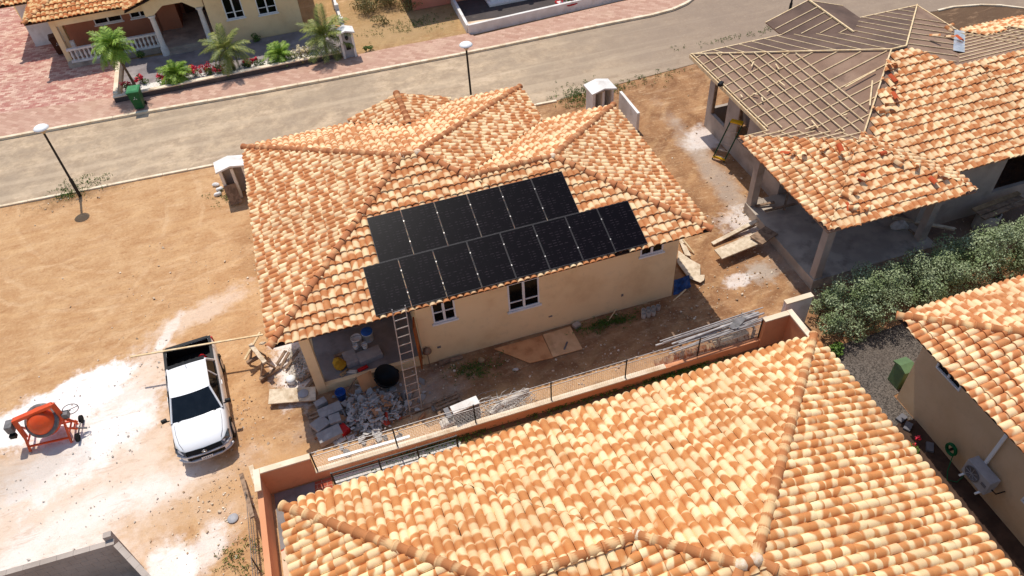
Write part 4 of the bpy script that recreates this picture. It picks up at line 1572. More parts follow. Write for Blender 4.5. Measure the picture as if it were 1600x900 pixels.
MAT['cabpanel'] = simple("cabinet_panel", (186, 172, 162), (172, 156, 146), 4)
t = meter_cabinet(V((-4.05, 28.75, 0)), 1.05, 0.62, 1.5, "white two-bay meter cabinet with open front by the dirt road edge, left", rz=rad(4))
MB().rbox((-0.28, -0.52, 0.42), (0.5, 0.05, 0.85), rx=rad(-28), rz=rad(6)).build("fallen_door", 'woodold', t, local=True)
t = meter_cabinet(V((12.62, 28.7, 0)), 1.05, 0.75, 1.3, "white two-bay meter cabinet behind the right end of the solar roof", rz=rad(3))
t = meter_cabinet(V((2.42, 38.75, 0)), 0.72, 0.5, 1.45, "white roofed meter pillar with black lantern at the garden wall end", 'single')
m = MB()
m.box(-0.12, 0.12, -0.23, -0.191, 0.55, 0.88)
m.build("meter_box", 'black', t, local=True)
MB().lathe([(0.02, 1.1), (0.08, 1.16), (0.09, 1.3), (0.04, 1.34)], 8, Matrix.Translation((0, -0.27, 0))).build("lantern", 'steelblack', t, local=True)
# low white wall behind the second cabinet
a, b = G(962, 150, 0.9), G(982, 176, 0.9)
m = MB()
m.box(13.55, 13.68, 26.6, 28.6, -0.03, 0.95)
bevel(tag(m.build("garden_wall", 'whitewall'), "short low white wall running beside the white cabinet and tiled eave", "wall"), 0.01)


def wheelie_bin(c, rz, label, body, lid):
    t = thing("wheelie_bin", label, "bin", c, rz, "wheelie bins", local=True)
    m = MB()
    q = lambda s, z, dy=0: [(-s[0], -s[1] + dy, z), (s[0], -s[1] + dy, z), (s[0], s[1] + dy, z), (-s[0], s[1] + dy, z)]
    m.ring_loft([q((0.2, 0.22), 0.06), q((0.22, 0.25), 0.3), q((0.27, 0.31), 0.92), q((0.29, 0.33), 0.96), q((0.29, 0.33), 1.0)], smooth=False)
    m.build("body", body, t, local=True)
    l_ = MB()
    l_.ring_loft([q((0.3, 0.35), 1.003), q((0.3, 0.35), 1.04), q((0.24, 0.28), 1.09)], smooth=False)
    l_.build("lid", lid, t, local=True)
    MB().cyl((-0.26, 0.4, 0.98), (0.26, 0.4, 0.98), 0.018, n=8).build("handle", lid, t, local=True)
    for x in (-0.24, 0.24):
        MB().cyl((x - 0.025, 0.24, 0.1), (x + 0.025, 0.24, 0.1), 0.1, n=14).build("wheel", 'rubber', t, local=True)
    m = MB()
    for i in range(3):
        a = rad(90 + i * 120)
        m.rbox((0.06 * math.cos(a), -0.292, 0.66 + 0.06 * math.sin(a)), (0.07, 0.006, 0.02), ry=-a)
    m.build("recycling_mark", 'white', t, local=True)
    return t


wheelie_bin(V((-8.35, 37.75, 0.1)), rad(-6), "green wheelie bin standing on the kerb by the garden wall", 'binbgreen', 'lidgreen')
wheelie_bin(V((-12.75, 45.6, 0.09)), rad(10), "dark wheelie bin in the shade beside the porch pier", 'darkdoor', 'darkdoor')

# ================================================================== GARDEN WALLS, FENCES
t = thing("garden_wall", "low white-capped garden wall in front of the top left house", "wall", (-3.6, 38.9, 0))
m = MB()
m.box(-9.6, 2.0, 38.72, 38.92, 0.0, 0.36)
m.build("wall_base", 'darkyard', t)
MB().box(-9.62, 2.02, 38.70, 38.94, 0.362, 0.42).build("coping_lit_top", 'cap', t)
MB().box(-9.6, -9.38, 38.942, 43.0, 0.0, 0.5).build("side_wall", 'cap', t)
t = thing("garden_wall", "long low white wall along the pavement at the top middle", "wall", (13.4, 38.9, 0))
m = MB()
a, b = V((9.0, 38.5, 0)), V((17.9, 38.98, 0))
m.bar(a + V((0, .1, .28)), b + V((0, .1, .28)), 0.16, 0.58)
m.bar(b + V((0, .1, .28)), V((21.4, 39.3, .28)), 0.16, 0.58)
m.build("wall_base", 'whitewall', t)
MB().bar((9.02, 38.75, 0.24), (9.15, 42.7, 0.24), 0.16, 0.5).build("side_wall", 'whitewall', t)
t = thing("garden_wall", "white side wall between the palm garden and the dry vacant lot", "wall", (2.6, 42, 0))
m = MB()
m.bar((2.5, 39.05, 0.35), (2.62, 47.0, 0.35), 0.14, 0.75)
m.build("wall_base", 'whitewall', t)
for i in range(4):
    MB().rbox((2.52 + 0.012 * i, 39.6 + i * 1.8, 0.5), (0.22, 0.22, 1.05)).build("pillar", 'whitewall', t)

# boundary wall between the solar bungalow and the near house
t = thing("boundary_wall", "salmon boundary wall with tops coloured pale as sunlit between the bungalow yard and near roof", "wall", (4.4, 13.6, 0))
LWZ = 0.34
MB().box(-2.78, 12.02, 13.5, 13.66, -0.05, LWZ).build("low_wall", 'salmon', t)
MB().box(-2.779, 8.6, 13.488, 13.672, LWZ + 0.002, LWZ + 0.05).build("coping_lit_top", 'cap', t)  # pale wall tops: strong sun on the salmon paint put into the colour
MB().box(-4.36, -2.782, 13.5, 13.66, -0.05, 1.12).build("end_wall", 'salmon', t)
MB().box(-4.2, -2.76, 13.485, 13.675, 1.122, 1.17).build("coping_lit_top", 'cap', t)
MB().box(12.022, 12.9, 13.46, 13.62, -0.05, 1.28).build("end_wall", 'salmon', t)
MB().box(12.0, 12.88, 13.445, 13.635, 1.282, 1.33).build("coping_lit_top", 'cap', t)
MB().box(12.902, 13.06, 11.6, 13.62, -0.05, 1.28).build("return_wall", 'salmon', t)
MB().box(12.885, 13.075, 11.58, 13.64, 1.283, 1.334).build("coping_lit_top", 'cap', t)
MB().box(13.062, 14.05, 13.9, 14.06, -0.05, 1.28).build("end_wall", 'whitewall', t)
MB().box(13.05, 14.07, 13.88, 14.08, 1.282, 1.335).build("coping_lit_top", 'cap', t)
MB().box(-4.36, -4.2, -2.0, 13.498, -0.05, 0.98).build("return_wall", 'salmon', t)
MB().box(-4.37, -4.19, 12.9, 13.64, 1.175, 1.21).build("coping_lit_top", 'cap', t)

f = thing("chain_link_fence", "chain link fence with thin posts on the low salmon wall", "fence", (4.6, 13.58, LWZ + 0.05))
FZ0, FZ1 = LWZ + 0.05, 1.30
posts = [-2.72, -0.28, 2.2, 4.68, 7.2, 9.75, 11.98]
for x in posts:
    MB().cyl((x, 13.58, FZ0), (x, 13.58, FZ1), 0.024, n=8).build("post", 'steelblack', f)
for z, yo in ((FZ1 - 0.02, 0.0), (FZ1 - 0.2, 0.0)):
    MB().cyl((posts[0], 13.58 + yo, z), (posts[-1], 13.58 + yo, z), 0.014, n=6).build("rail", 'alu', f)
m = MB()
x = posts[0]
while x < posts[-1]:
    m.bar((x, 13.6, FZ0), (x, 13.6, FZ1 - 0.2), 0.0035, 0.0035)
    x += 0.07
z = FZ0 + 0.03
while z < FZ1 - 0.2:
    m.bar((posts[0], 13.604, z), (posts[-1], 13.604, z), 0.0035, 0.0035)
    z += 0.07
tag(m.build("wire_mesh", 'alu', f), kind="stuff")

f = thing("fence", "low wire fence outside the left wall of the near house", "fence", (-4.75, 9, 0))
for i in range(6):
    y = 13.2 - i * 2.0
    MB().cyl((-4.72, y, 0), (-4.72, y, 0.8), 0.02, n=6).build("post", 'steelblack', f)
for z in (0.25, 0.5, 0.78):
    MB().cyl((-4.72, 13.3, z), (-4.72, 2.5, z), 0.01, n=5).build("rail", 'greymetal', f)
m = MB()
for i in range(150):
    y = 13.2 - i * 0.07
    m.bar((-4.7, y, 0.05), (-4.7, y, 0.78), 0.004, 0.004)
tag(m.build("wire_mesh", 'greymetal', f), kind="stuff")
m = MB()
m.bar((-4.95, 14.35, 0.2), (-4.52, 12.2, 1.1), 0.12, 0.05)
tag(m.build("timber_plank", 'woodold'), "weathered plank leaning on the corner of the salmon wall", "plank")

f = thing("railing", "black iron railing between the near roof and the salmon wall", "railing", (-0.6, 12.8, 0))
ra_ = [G(508, 770, 0.0), G(583, 738, 0.9), G(642, 712, 0.9), G(709, 684, 0.9)]
RX = [-2.28, -0.9, 0.25, 1.45]
for x in RX:
    MB().bar((x, 12.95, 0.0), (x, 12.95, 0.95), 0.05, 0.05).build("post", 'steelblack', f)
for z in (0.15, 0.34, 0.53, 0.72, 0.92):
    MB().bar((RX[0], 12.95, z), (RX[-1], 12.95, z), 0.03, 0.03).build("rail", 'steelblack', f)

# ---- unfinished block walls, bottom left corner
t = thing("block_wall", "unfinished grey block walls meeting at a corner, bottom left", "wall", (-8.3, 12, 0))
BZ = 2.0
y0 = 12.15
P0, P1, P2 = G(178, 846, BZ), G(-40, 908, BZ), G(240, 912, BZ)
m = MB()
def thick(m, a, b, wd, z0, z1):
    a, b = V((a.x, a.y, 0)), V((b.x, b.y, 0))
    m.bar(a + V((0, 0, (z0 + z1) / 2)), b + V((0, 0, (z0 + z1) / 2)), wd, z1 - z0)
blk = 0.4
for (a, b, dz) in ((P0, P1, 0.0), (P0 + (P2 - P0).normalized() * 0.1, P2, 0.003)):
    d = (b - a); d.z = 0
    L = d.length
    d.normalize()
    for row in range(10):
        z0_ = row * 0.2
        s0 = 0.0 if row % 2 == 0 else -0.2
        xx = s0
        while xx < L:
            p = a + d * max(xx, 0.0)
            q = a + d * min(xx + blk - 0.005, L)
            if (q - p).length > 0.05 and (row > 6 or True):
                mm = MB()
                thick(mm, p, q, 0.15 + random.uniform(-0.003, 0.003), z0_ + 0.0, z0_ + 0.196 + dz)
                mm.build("block", 'render', t)
            xx += blk
m = MB()
m.box(P0.x - 0.22, P0.x - 0.02, P0.y + 0.08, P0.y + 0.24, 0, BZ + 0.16)
m.build("corner_post", 'render', t)
m = MB()
m.prism([(P0.x - 0.1, P0.y - 0.1), (P1.x, P1.y - 0.1), (P1.x, P1.y - 4), (P2.x - 0.1, P2.y - 3)][::-1], 0.0, 0.012)
m.build("floor", 'darkconc', t)

# ================================================================== PICKUP TRUCK
def make_truck():
    t = thing("pickup_truck", "white compact pickup truck with open bed parked on the dirt", "pickup truck", (-6.0, 17.42, 0), math.pi + 0.075, local=True)
    st = [(-2.22, .70, .50, .94), (-2.17, .78, .40, .985), (-2.08, .81, .33, 1.0), (-1.6, .825, .29, 1.01), (-1.02, .84, .27, 1.02), (-0.3, .845, .26, .99), (0.5, .845, .26, .97), (0.98, .84, .26, .965),
          (1.2, .835, .26, .95), (1.5, .825, .26, .925), (1.8, .80, .26, .88), (2.0, .755, .26, .82), (2.12, .68, .27, .745), (2.19, .58, .30, .66), (2.22, .46, .34, .60)]

    def ring(y, w, zb, zt, hood):
        c = 0.035 if hood else 0.0
        h = [(0.02, zb), (w * .86, zb), (w, zb + .12), (w * 1.01, zb + .28), (w, zt - .22), (w * .975, zt - .09), (w * .92, zt - .015), (w * .84, zt + .004 + c * .4), (w * .5, zt + .01 + c), (0.02, zt + .012 + c * 1.2)]
        return [(x, y, z) for x, z in h] + [(-x, y, z) for x, z in reversed(h)]
    rings = [ring(y, w, zb, zt, y > 0.9) for y, w, zb, zt in st]
    m = MB()
    n = len(rings[0])
    vs = [p for r in rings for p in r]
    fs = []
    for i in range(len(rings) - 1):
        for j in range(n):
            bed = 2 <= i < 4 and 7 <= j <= 11
            cab = 4 <= i < 7 and 7 <= j <= 11
            if bed or cab:
                continue
            a, b = i * n + j, i * n + (j + 1) % n
            fs.append((a, a + n, b + n, b))
    m.add(vs, fs, True)
    m.add(rings[0], [tuple(range(n))])
    m.add(rings[-1], [tuple(reversed(range(n)))])
    m.build("body", 'carwhite', t, local=True, sharp=38)
    # load bed
    m = MB()
    x, y0, y1, zf, zt = 0.705, -2.1, -1.04, 0.52, 1.012
    m.add([(-x, y0, zt), (x, y0, zt), (x, y1, zt), (-x, y1, zt), (-x, y0, zf), (x, y0, zf), (x, y1, zf), (-x, y1, zf)], [(4, 5, 6, 7), (0, 1, 5, 4), (1, 2, 6, 5), (2, 3, 7, 6), (3, 0, 4, 7)])
    for xx in (-0.735, 0.735):
        m.box(xx - 0.045, xx + 0.045, -2.16, -1.02, 1.012, 1.035)
    m.box(-0.69, 0.69, -2.2, -2.09, 1.0, 1.03)
    for i in range(6):
        m.box(-0.6 + i * 0.22, -0.52 + i * 0.22, -2.08, -1.06, zf, zf + 0.015)
    m.build("load_bed", 'black', t, local=True)
    # cab glass
    lowf, lowr, roof_f, roof_r = 1.16, -1.02, 0.50, -0.76
    zb, zr = 0.965, 1.44
    bw, rw = 0.765, 0.585

    def cp(u, v):                                # u across -1..1, v 0 front base .. 1 roof front
        y = lowf + (roof_f - lowf) * v - 0.12 * u * u * (1 - v * .4)
        z = zb + (zr - zb) * v + 0.02 * v * (1 - u * u)
        return ((bw + (rw - bw) * v) * u, y, z)
    m = MB()
    g = [[cp(-1 + 2 * i / 8, j / 4) for i in range(9)] for j in range(5)]
    m.add([p for r in g for p in r], [(j * 9 + i, j * 9 + i + 1, (j + 1) * 9 + i + 1, (j + 1) * 9 + i) for j in range(4) for i in range(8)], True)
    m.build("windscreen", 'carglass', t, local=True)
    for s in (-1, 1):
        f0, f1 = cp(s, 0), cp(s, 1)
        r0, r1 = (s * bw * .985, lowr, zb + .03), (s * rw * .99, roof_r, zr)
        mid0, mid1 = (s * (bw + .004), -0.33, zb + .01), (s * (rw + .002), -0.24, zr + .004)
        k0, k1 = (s * (bw + .002), 0.78, zb + .005), f1
        m = MB()
        q = [f0, mid0, mid1, f1]
        m.add(q, [(0, 1, 2, 3) if s < 0 else (3, 2, 1, 0)])
        m.add([(p[0] * .985, p[1], p[2]) for p in q], [(0, 1, 2, 3) if s > 0 else (3, 2, 1, 0)])
        m.build("side_window", 'glass', t, local=True)
        m = MB()
        q = [mid0, r0, r1, mid1]
        m.add(q, [(0, 1, 2, 3) if s < 0 else (3, 2, 1, 0)])
        m.build("side_window", 'glass', t, local=True)
        m = MB()
        m.tube([f0, tuple(np.array(f0) * .5 + np.array(f1) * .5), f1], 0.032, 6)
        m.build("pillar", 'carwhite', t, local=True)
        m = MB()
        m.tube([mid0, mid1], 0.028, 6)
        m.build("pillar", 'carwhite', t, local=True)
        m = MB()
        m.tube([r0, r1], 0.05, 6)
        m.build("pillar", 'carwhite', t, local=True)
        m = MB()
        m.tube([(s * (bw + .01), lowf - .1, zb), (s * (bw + .014), 0, zb + .015), (s * bw, lowr, zb + .03)], 0.022, 6)
        m.build("window_seal", 'black', t, local=True)
        # roof rail
        m = MB()
        m.tube([f1, (s * rw, -.1, zr + .012), r1], 0.03, 6)
        m.build("roof_rail", 'carwhite' if s < 0 else 'carwhite', t, local=True)
    m = MB()
    m.add([(-bw * .97, lowr, zb + .03), (bw * .97, lowr, zb + .03), (rw * .97, roof_r, zr), (-rw * .97, roof_r, zr)], [(0, 1, 2, 3)])
    m.build("rear_window", 'glass', t, local=True)
    m = MB()
    g = []
    for j in range(6):
        v = j / 5
        row = []
        for i in range(9):
            u = -1 + 2 * i / 8
            y = roof_f + .01 + (roof_r - roof_f) * v - 0.07 * u * u * (1 - v) + 0.0 * v
            row.append((rw * u * (1 + .02 * math.sin(v * 3.14)), y, zr + 0.035 * (1 - u * u) * (0.6 + .4 * math.sin(v * 3.14)) + 0.012))
        g.append(row)
    m.add([p for r in g for p in r], [(j * 9 + i, j * 9 + i + 1, (j + 1) * 9 + i + 1, (j + 1) * 9 + i) for j in range(5) for i in range(8)], True)
    m.add([(p[0], p[1], p[2] - .03) for r in g for p in r], [(j * 9 + i, (j + 1) * 9 + i, (j + 1) * 9 + i + 1, j * 9 + i + 1) for j in range(5) for i in range(8)], True)
    m.build("roof", 'carwhite', t, local=True)
    m = MB()
    m.rbox((0, roof_r - 0.075, zr + 0.01), (1.14, 0.16, 0.035), rx=rad(14))
    m.build("rear_visor", 'black', t, local=True)
    MB().tube([(0, -0.55, 1.48), (0.0, -0.72, 1.62)], [.008, .004], 5).build("aerial", 'black', t, local=True)
    # front end
    m = MB()
    m.add([(-.54, 2.12, .775), (.54, 2.12, .775), (.54, 2.215, .655), (-.54, 2.215, .655), (0, 2.17, .79), (0, 2.262, .655)], [(0, 4, 5, 3)[::-1], (4, 1, 2, 5)[::-1]])
    m.build("grille", 'black', t, local=True)
    m = MB()
    m.rbox((0, 2.225, .50), (0.9, 0.03, 0.11))
    for s in (-1, 1):
        m.rbox((s * .56, 2.17, .48), (0.22, 0.04, 0.12), rz=-s * .55)
    m.build("lower_intake", 'black', t, local=True)
    m = MB()
    pts = [(-.80, 2.0, .38), (-.66, 2.14, .38), (-.42, 2.235, .38), (0, 2.26, .38), (.42, 2.235, .38), (.66, 2.14, .38), (.80, 2.0, .38)]
    m.tube(pts, 0.045, 6)
    m.tube([(x, y - .01, .60) for x, y, z in pts], 0.035, 6)
    m.build("bumper", 'silver', t, local=True)
    for s in (-1, 1):
        m = MB()
        m.add([(s * .52, 2.13, .785), (s * .66, 2.06, .835), (s * .79, 1.84, .885), (s * .825, 1.80, .80), (s * .79, 2.03, .70), (s * .55, 2.22, .665)], [(0, 1, 2, 3, 4, 5)[::s]])
        m.build("headlight", 'headlamp', t, local=True)
        m = MB()
        m.rbox((s * .97, .86, 1.0), (0.17, 0.10, 0.12), rz=s * .2)
        m.rbox((s * .86, .88, .96), (0.1, 0.04, 0.04))
        bevel(m.build("wing_mirror", 'black', t, local=True), 0.02)
        m = MB()
        m.rbox((s * .852, -.15, .80), (0.02, 0.18, 0.03))
        m.build("door_handle", 'carwhite', t, local=True)
        m = MB()
        for yy in (0.93, -.32):
            m.rbox((s * .8515, yy, .62), (0.004, 0.012, .6))
        m.build("door_seam", 'greydark', t, local=True)
        for yy in (1.40, -1.42):
            wh = MB().cyl((s * .68, yy, .30), (s * .85, yy, .30), .30, n=22).build("wheel", 'rubber', t, local=True)
            MB().cyl((s * .80, yy, .30), (s * .858, yy, .30), .185, n=18).build("rim", 'silver', wh, local=True)
            m = MB()
            ns = 14
            pts = [(s * .846, yy + .37 * math.cos(math.pi * i / ns), .27 + .37 * math.sin(math.pi * i / ns)) for i in range(ns + 1)]
            m.tube(pts, 0.022, 5)
            m.build("wheel_arch", 'black', t, local=True)
    m = MB()
    m.rbox((0, 2.275, .435), (0.34, 0.012, 0.11))
    pl = m.build("number_plate", 'white', t, local=True)
    m = MB()
    for i in range(5):
        m.rbox((-.11 + i * .055, 2.283, .435), (0.02, 0.004, 0.055))
    m.build("plate_digits", 'greydark', pl, local=True)
    # round badge with a V over a W
    e = MB()
    c0, r_ = V((0, 2.255, .715)), .065
    e.tube([c0 + V((r_ * math.cos(a), 0, r_ * math.sin(a))) for a in np.linspace(0, 2 * math.pi, 19)], .008, 5)
    for pts in ([(-.03, .045), (0, .0), (.03, .045)], [(-.05, .02), (-.022, -.05), (0, -.008), (.022, -.05), (.05, .02)]):
        e.tube([c0 + V((x, .004, z)) for x, z in pts], .006, 4)
    e.build("badge", 'chrome', t, local=True)
    for s in (-1, 1):
        MB().tube([(s * .70, 1.12, .972), (s * .69, 1.5, .952), (s * .64, 1.85, .905), (s * .56, 2.05, .845)], .006, 4).build("bonnet_seam", 'greydark', t, local=True)
    m = MB()
    for s in (-1, 1):
        m.bar((s * .1, 1.13, .985), (s * .58, 1.07, .99), .018, .014)
    m.build("wiper", 'black', t, local=True)
    MB().box(-.6, .6, -.95, .5, .55, .9).build("cab_interior", 'black', t, local=True)
    m = MB()
    for s in (-1, 1):
        m.rbox((s * .76, -2.19, .78), (.1, .06, .28))
    m.build("tail_light", 'red', t, local=True)
    return t


truck = make_truck()
TM = Matrix.Translation(truck.location) @ Matrix.Rotation(truck.rotation_euler.z, 4, 'Z')


def blob(name, mat, c, r, label, cat, seed=0, squash=(1, 1, 1), n=12):
    m = MB()
    rr = random.Random(seed)
    ph = [rr.uniform(0, 6.28) for _ in range(6)]
    rings = []
    for i in range(1, 8):
        th = math.pi * i / 8
        ring_ = []
        for j in range(n):
            a = 2 * math.pi * j / n
            k_ = 1 + .16 * math.sin(2 * a + ph[0]) * math.sin(th) + .1 * math.sin(3 * a + ph[1] + th * 2) + .08 * math.sin(5 * th + ph[2])
            ring_.append((c[0] + r * squash[0] * k_ * math.sin(th) * math.cos(a), c[1] + r * squash[1] * k_ * math.sin(th) * math.sin(a), c[2] + r * squash[2] * k_ * math.cos(th) * -1))
        rings.append(ring_)
    m.ring_loft(rings)
    return tag(m.build(name, mat), label, cat)


for i, (lx, ly, rr_, nm, mt, lb, ct_) in enumerate([
        (-.32, -1.62, .17, "tool_bag", 'red', "red tool bag in the back of the white pickup bed", "bag"),
        (-.12, -1.45, .12, "power_tool", 'red', "small red tool case beside the bag in the pickup bed", "tool case"),
        (.22, -1.42, .2, "sack", 'sack', "white sack lying in the pickup bed near the cab", "sack")]):
    p = TM @ V((lx, ly, .54 + rr_ * .55))
    blob(nm, mt, p, rr_, lb, ct_, i, (1.1, .8, .6))
p, q = V((-7.95, 19.55, 1.07)), V((-3.65, 18.98, 1.07))
tag(MB().bar(p, q, 0.06, 0.04).build("timber_batten", 'wood'), "long pale timber batten laid across the pickup tailgate", "timber")

# ================================================================== CONCRETE MIXER
def make_mixer():
    b = G(66, 694)
    t = thing("concrete_mixer", "orange concrete mixer with grey ring gear on the cement-stained ground", "concrete mixer", (b.x + 0.33, b.y + 0.15, 0), rad(-4), local=True)
    t.scale = (.86, .86, .86)
    ax = V((-.16, -.62, .77)).normalized()
    c = V((0.0, 0.1, .95))
    zq = ax.to_track_quat('Z', 'Y').to_matrix().to_4x4()
    M = Matrix.Translation(c) @ zq
    m = MB()
    m.lathe([(.03, .40), (.2, .375), (.36, .30), (.47, .18), (.52, .05), (.60, .04), (.60, -.26), (.42, -.56), (.32, -.66), (.32, -.70)], 28, M)
    dr = m.build("drum", 'orange', t, local=True, sharp=50)
    m = MB()
    m.lathe([(.52, .06), (.625, .05), (.625, -.07), (.59, -.08)], 36, M, cap=False)
    m.build("ring_gear", 'greymetal', dr, local=True)
    # yoke
    m = MB()
    L, R_ = V((-.80, .12, .98)), V((.72, .12, .98))
    top = c + V((0, .18, .52))
    m.bar(V((-.86, .12, 1.22)), V((.62, .2, 1.56)), .2, .14)
    m.bar(V((-.82, .1, 1.28)), V((-.74, -.1, .45)), .16, .12)
    m.bar(V((.62, .2, 1.60)), V((.74, .05, .85)), .18, .12)
    bevel(m.build("yoke", 'orange', t, local=True), .015)
    # stand
    m = MB()
    for s in (-1, 1):
        x = s * .72
        m.bar((x, -.45, .02), (x, .02, .92), .07, .07)
        m.bar((x, .5, .02), (x, .02, .92), .07, .07)
        m.bar((x, -.3, .3), (x, .32, .3), .05, .05)
    m.bar((-.72, -.36, .22), (.72, -.36, .22), .06, .06)
    m.bar((-.72, .4, .22), (.72, .4, .22), .06, .06)
    m.bar((.72, -.2, .6), (1.0, -.1, .3), .05, .05)
    m.bar((.72, .25, .6), (1.0, .1, .3), .05, .05)
    m.bar((.95, -.15, .45), (.95, .2, .45), .05, .05)
    m.bar((.72, 0, .9), (1.1, 0, .55), .06, .06)
    m.build("stand", 'orange', t, local=True)
    m = MB()
    m.box(-1.16, -.90, -.15, .25, .86, 1.22)
    bevel(m.build("motor_housing", 'greymetal', t, local=True), .03)
    MB().box(-1.12, -.9, -.26, -.1, .70, .85).build("motor", 'black', t, local=True)
    m = MB()
    cc = V((1.0, .28, 1.02))
    m.tube([cc + V((.25 * math.cos(a), .09 * math.cos(a), .25 * math.sin(a))) for a in np.linspace(0, 2 * math.pi, 25)], .016, 6)
    m.bar(cc - V((.25, .09, 0)), cc + V((.25, .09, 0)), .02, .02)
    m.build("tilt_wheel", 'steelblack', t, local=True)
    m = MB()
    m.bar((.76, .15, .95), (1.0, .26, 1.02), .05, .05)
    m.box(.74, .95, .0, .22, .86, 1.1)
    m.build("tilt_gear", 'greymetal', t, local=True)
    for y in (-.4, .45):
        MB().cyl((.94, y, .16), (1.02, y, .16), .16, n=18).build("wheel", 'rubber', t, local=True)
    MB().bar((.98, -.4, .16), (.98, .45, .16), .04, .04).build("axle", 'greymetal', t, local=True)
    m = MB()
    m.bar((.95, -.05, .3), (1.25, .0, .12), .05, .05)
    m.build("drawbar", 'greymetal', t, local=True)
    return t


make_mixer()

# ================================================================== PLANTS
def leafquad(m, p, nrm, size, asp=0.5, tid=0.5):
    nrm = nrm.normalized()
    a = nrm.cross(V((random.gauss(0, 1), random.gauss(0, 1), random.gauss(0, 1))))
    if a.length < 1e-3:
        return
    a.normalize()
    b = nrm.cross(a)
    m.add([p - a * size * .5, p - b * size * asp * .5 + nrm * size * .08, p + a * size * .5, p + b * size * asp * .5 + nrm * size * .08], [(0, 1, 2, 3)], tid=tid)


def cloud(m, c, r, n, size, up=0.4, squash=1.0, asp=0.55):
    c = V(c)
    for _ in range(n):
        d = V((random.gauss(0, 1), random.gauss(0, 1), random.gauss(0, 1))).normalized()
        k_ = random.uniform(.35, 1.0) ** .5
        p = c + V((d.x * r, d.y * r, d.z * r * squash)) * k_
        if p.z < 0.01:
            p.z = random.uniform(0.01, .08)
        nrm = d * .7 + V((0, 0, up)) + V((random.gauss(0, .5), random.gauss(0, .5), random.gauss(0, .5)))
        leafquad(m, p, nrm, size * random.uniform(.6, 1.3), asp, random.uniform(.02, 1))


hd = thing("hedge", "wide silver-green hedge between the unfinished house and the tiled roofs", "hedge", (19, 13.6, 0))
m = MB()
st = MB()
h0, h1 = V((14.4, 13.55, 0)), V((25.5, 13.75, 0))
for i in range(210):
    f_ = i / 209
    p = h0.lerp(h1, f_)
    off = random.uniform(-.85, .75)
    z = random.uniform(.3, 2.0) * (1 - .4 * abs(off)) * (.72 + .28 * min(1, f_ * 5)) + .05
    r = random.uniform(.26, .46)
    cpos = V((p.x + random.gauss(0, .15), p.y + off, z))
    cloud(m, cpos, r, 250, random.choice([.06, .075, .09]), up=.55)
    if random.random() < .3:                        # shoots standing out of the top
        for k_ in range(3):
            tip = cpos + V((random.gauss(0, .2), random.gauss(0, .2), r + random.uniform(.1, .3)))
            for q_ in range(16):
                f2 = q_ / 15
                pp = cpos.lerp(tip, f2)
                leafquad(m, pp + V((random.gauss(0, .04), random.gauss(0, .04), 0)), V((random.gauss(0, 1), random.gauss(0, 1), .6)), .07, .5, random.uniform(.3, 1))
    if i % 3 == 0:
        st.tube([(p.x, p.y + off * .4, 0), (p.x + random.gauss(0, .1), p.y + off * .7, z * .6), cpos], [.03, .02, .01], 5)
tag(m.build("foliage", 'leaf_hedge', hd), kind="stuff")
tag(st.build("stems", 'stem', hd), kind="stuff")


def bush(c, r, n, size, mat, label, name="shrub", cat="shrub", flowers=0, fmat='flower', squash=.8, group=None):
    t = thing(name, label, cat, (c[0], c[1], c[2]), 0, group)
    m = MB()
    for _ in range(max(2, int(n / 90))):
        cc = V(c) + V((random.gauss(0, r * .4), random.gauss(0, r * .4), r * .6 + random.gauss(0, r * .2)))
        cloud(m, cc, r * .6, 90, size, squash=squash)
    tag(m.build("foliage", mat, t), kind="stuff")
    for _ in range(3):
        MB().tube([c, V(c) + V((random.gauss(0, r * .3), random.gauss(0, r * .3), r * .8))], [.02, .008], 5).build("stem", 'stem', t)
    if flowers:
        m = MB()
        for _ in range(flowers):
            cc = V(c) + V((random.gauss(0, r * .5), random.gauss(0, r * .45), r * random.uniform(.6, 1.35)))
            cloud(m, cc, .09, 14, .10, up=.8, asp=.9)
        tag(m.build("flowers", fmat, t), kind="stuff")
    return t


p = G(1300, 553)
bush((p.x, p.y, 0), .32, 420, .1, 'leaf_green', "small bright green bush below the hedge beside the near roof")
gz = .16
for px_, py_, r, fl, lb in [(202, 138, .3, 7, "red flowering bush at the corner of the garden wall"), (222, 128, .3, 6, "tall sparse red flower stalk beside the first palm"), (256, 128, .36, 12, "dense red flowering bush left of the round palm"),
                            (305, 118, .4, 14, "wide red flowering bush right of the round palm"), (326, 114, .34, 12, "red flowering bush beside the wide one by the palms"), (344, 115, .34, 10, "red flowering bush just left of the coconut palm"),
                            (383, 104, .28, 5, "small red flowering bush right of the coconut palm"), (400, 103, .36, 6, "orange-red flowering bush between two palms")]:
    q = G(px_, py_, .2)
    bush((q.x, q.y, gz), r, 270, .085, 'leaf_green', lb, "flowering_bush", "flower bush", fl)
q = G(470, 92, .2)
bush((q.x, q.y, gz), .5, 450, .085, 'leaf_dry', "pale yellow flowering shrub between the last two palms", "flowering_bush", "flower bush", 12, 'flower_pale')
for i, (px_, py_, r, n, lb) in enumerate([(575, 18, .9, 1900, "dry olive shrub in the vacant lot beside the white side wall"), (610, 8, .9, 1900, "dry olive shrub at the top edge of the vacant lot"), (640, 12, .7, 1200, "dry shrub beside the pink house corner"), (600, 35, .5, 300, "small dry weed clump in the vacant lot"), (572, 80, .26, 160, "small green weed clump at the foot of the meter pillar")]):
    q = G(px_, py_)
    bush((q.x, q.y, 0), r, n, .10, 'leaf_dry' if i < 4 else 'leaf_green', lb, squash=.55)
q = V((-6.9, 42.9, .1))
bush((-8.4, 43.1, .1), .35, 300, .09, 'leaf_green', "dark green shrubs under the balustrade of the top left house")
bush((-2.2, 42.5, .1), .3, 300, .09, 'leaf_green', "dark low shrub at the foot of the top left front wall")


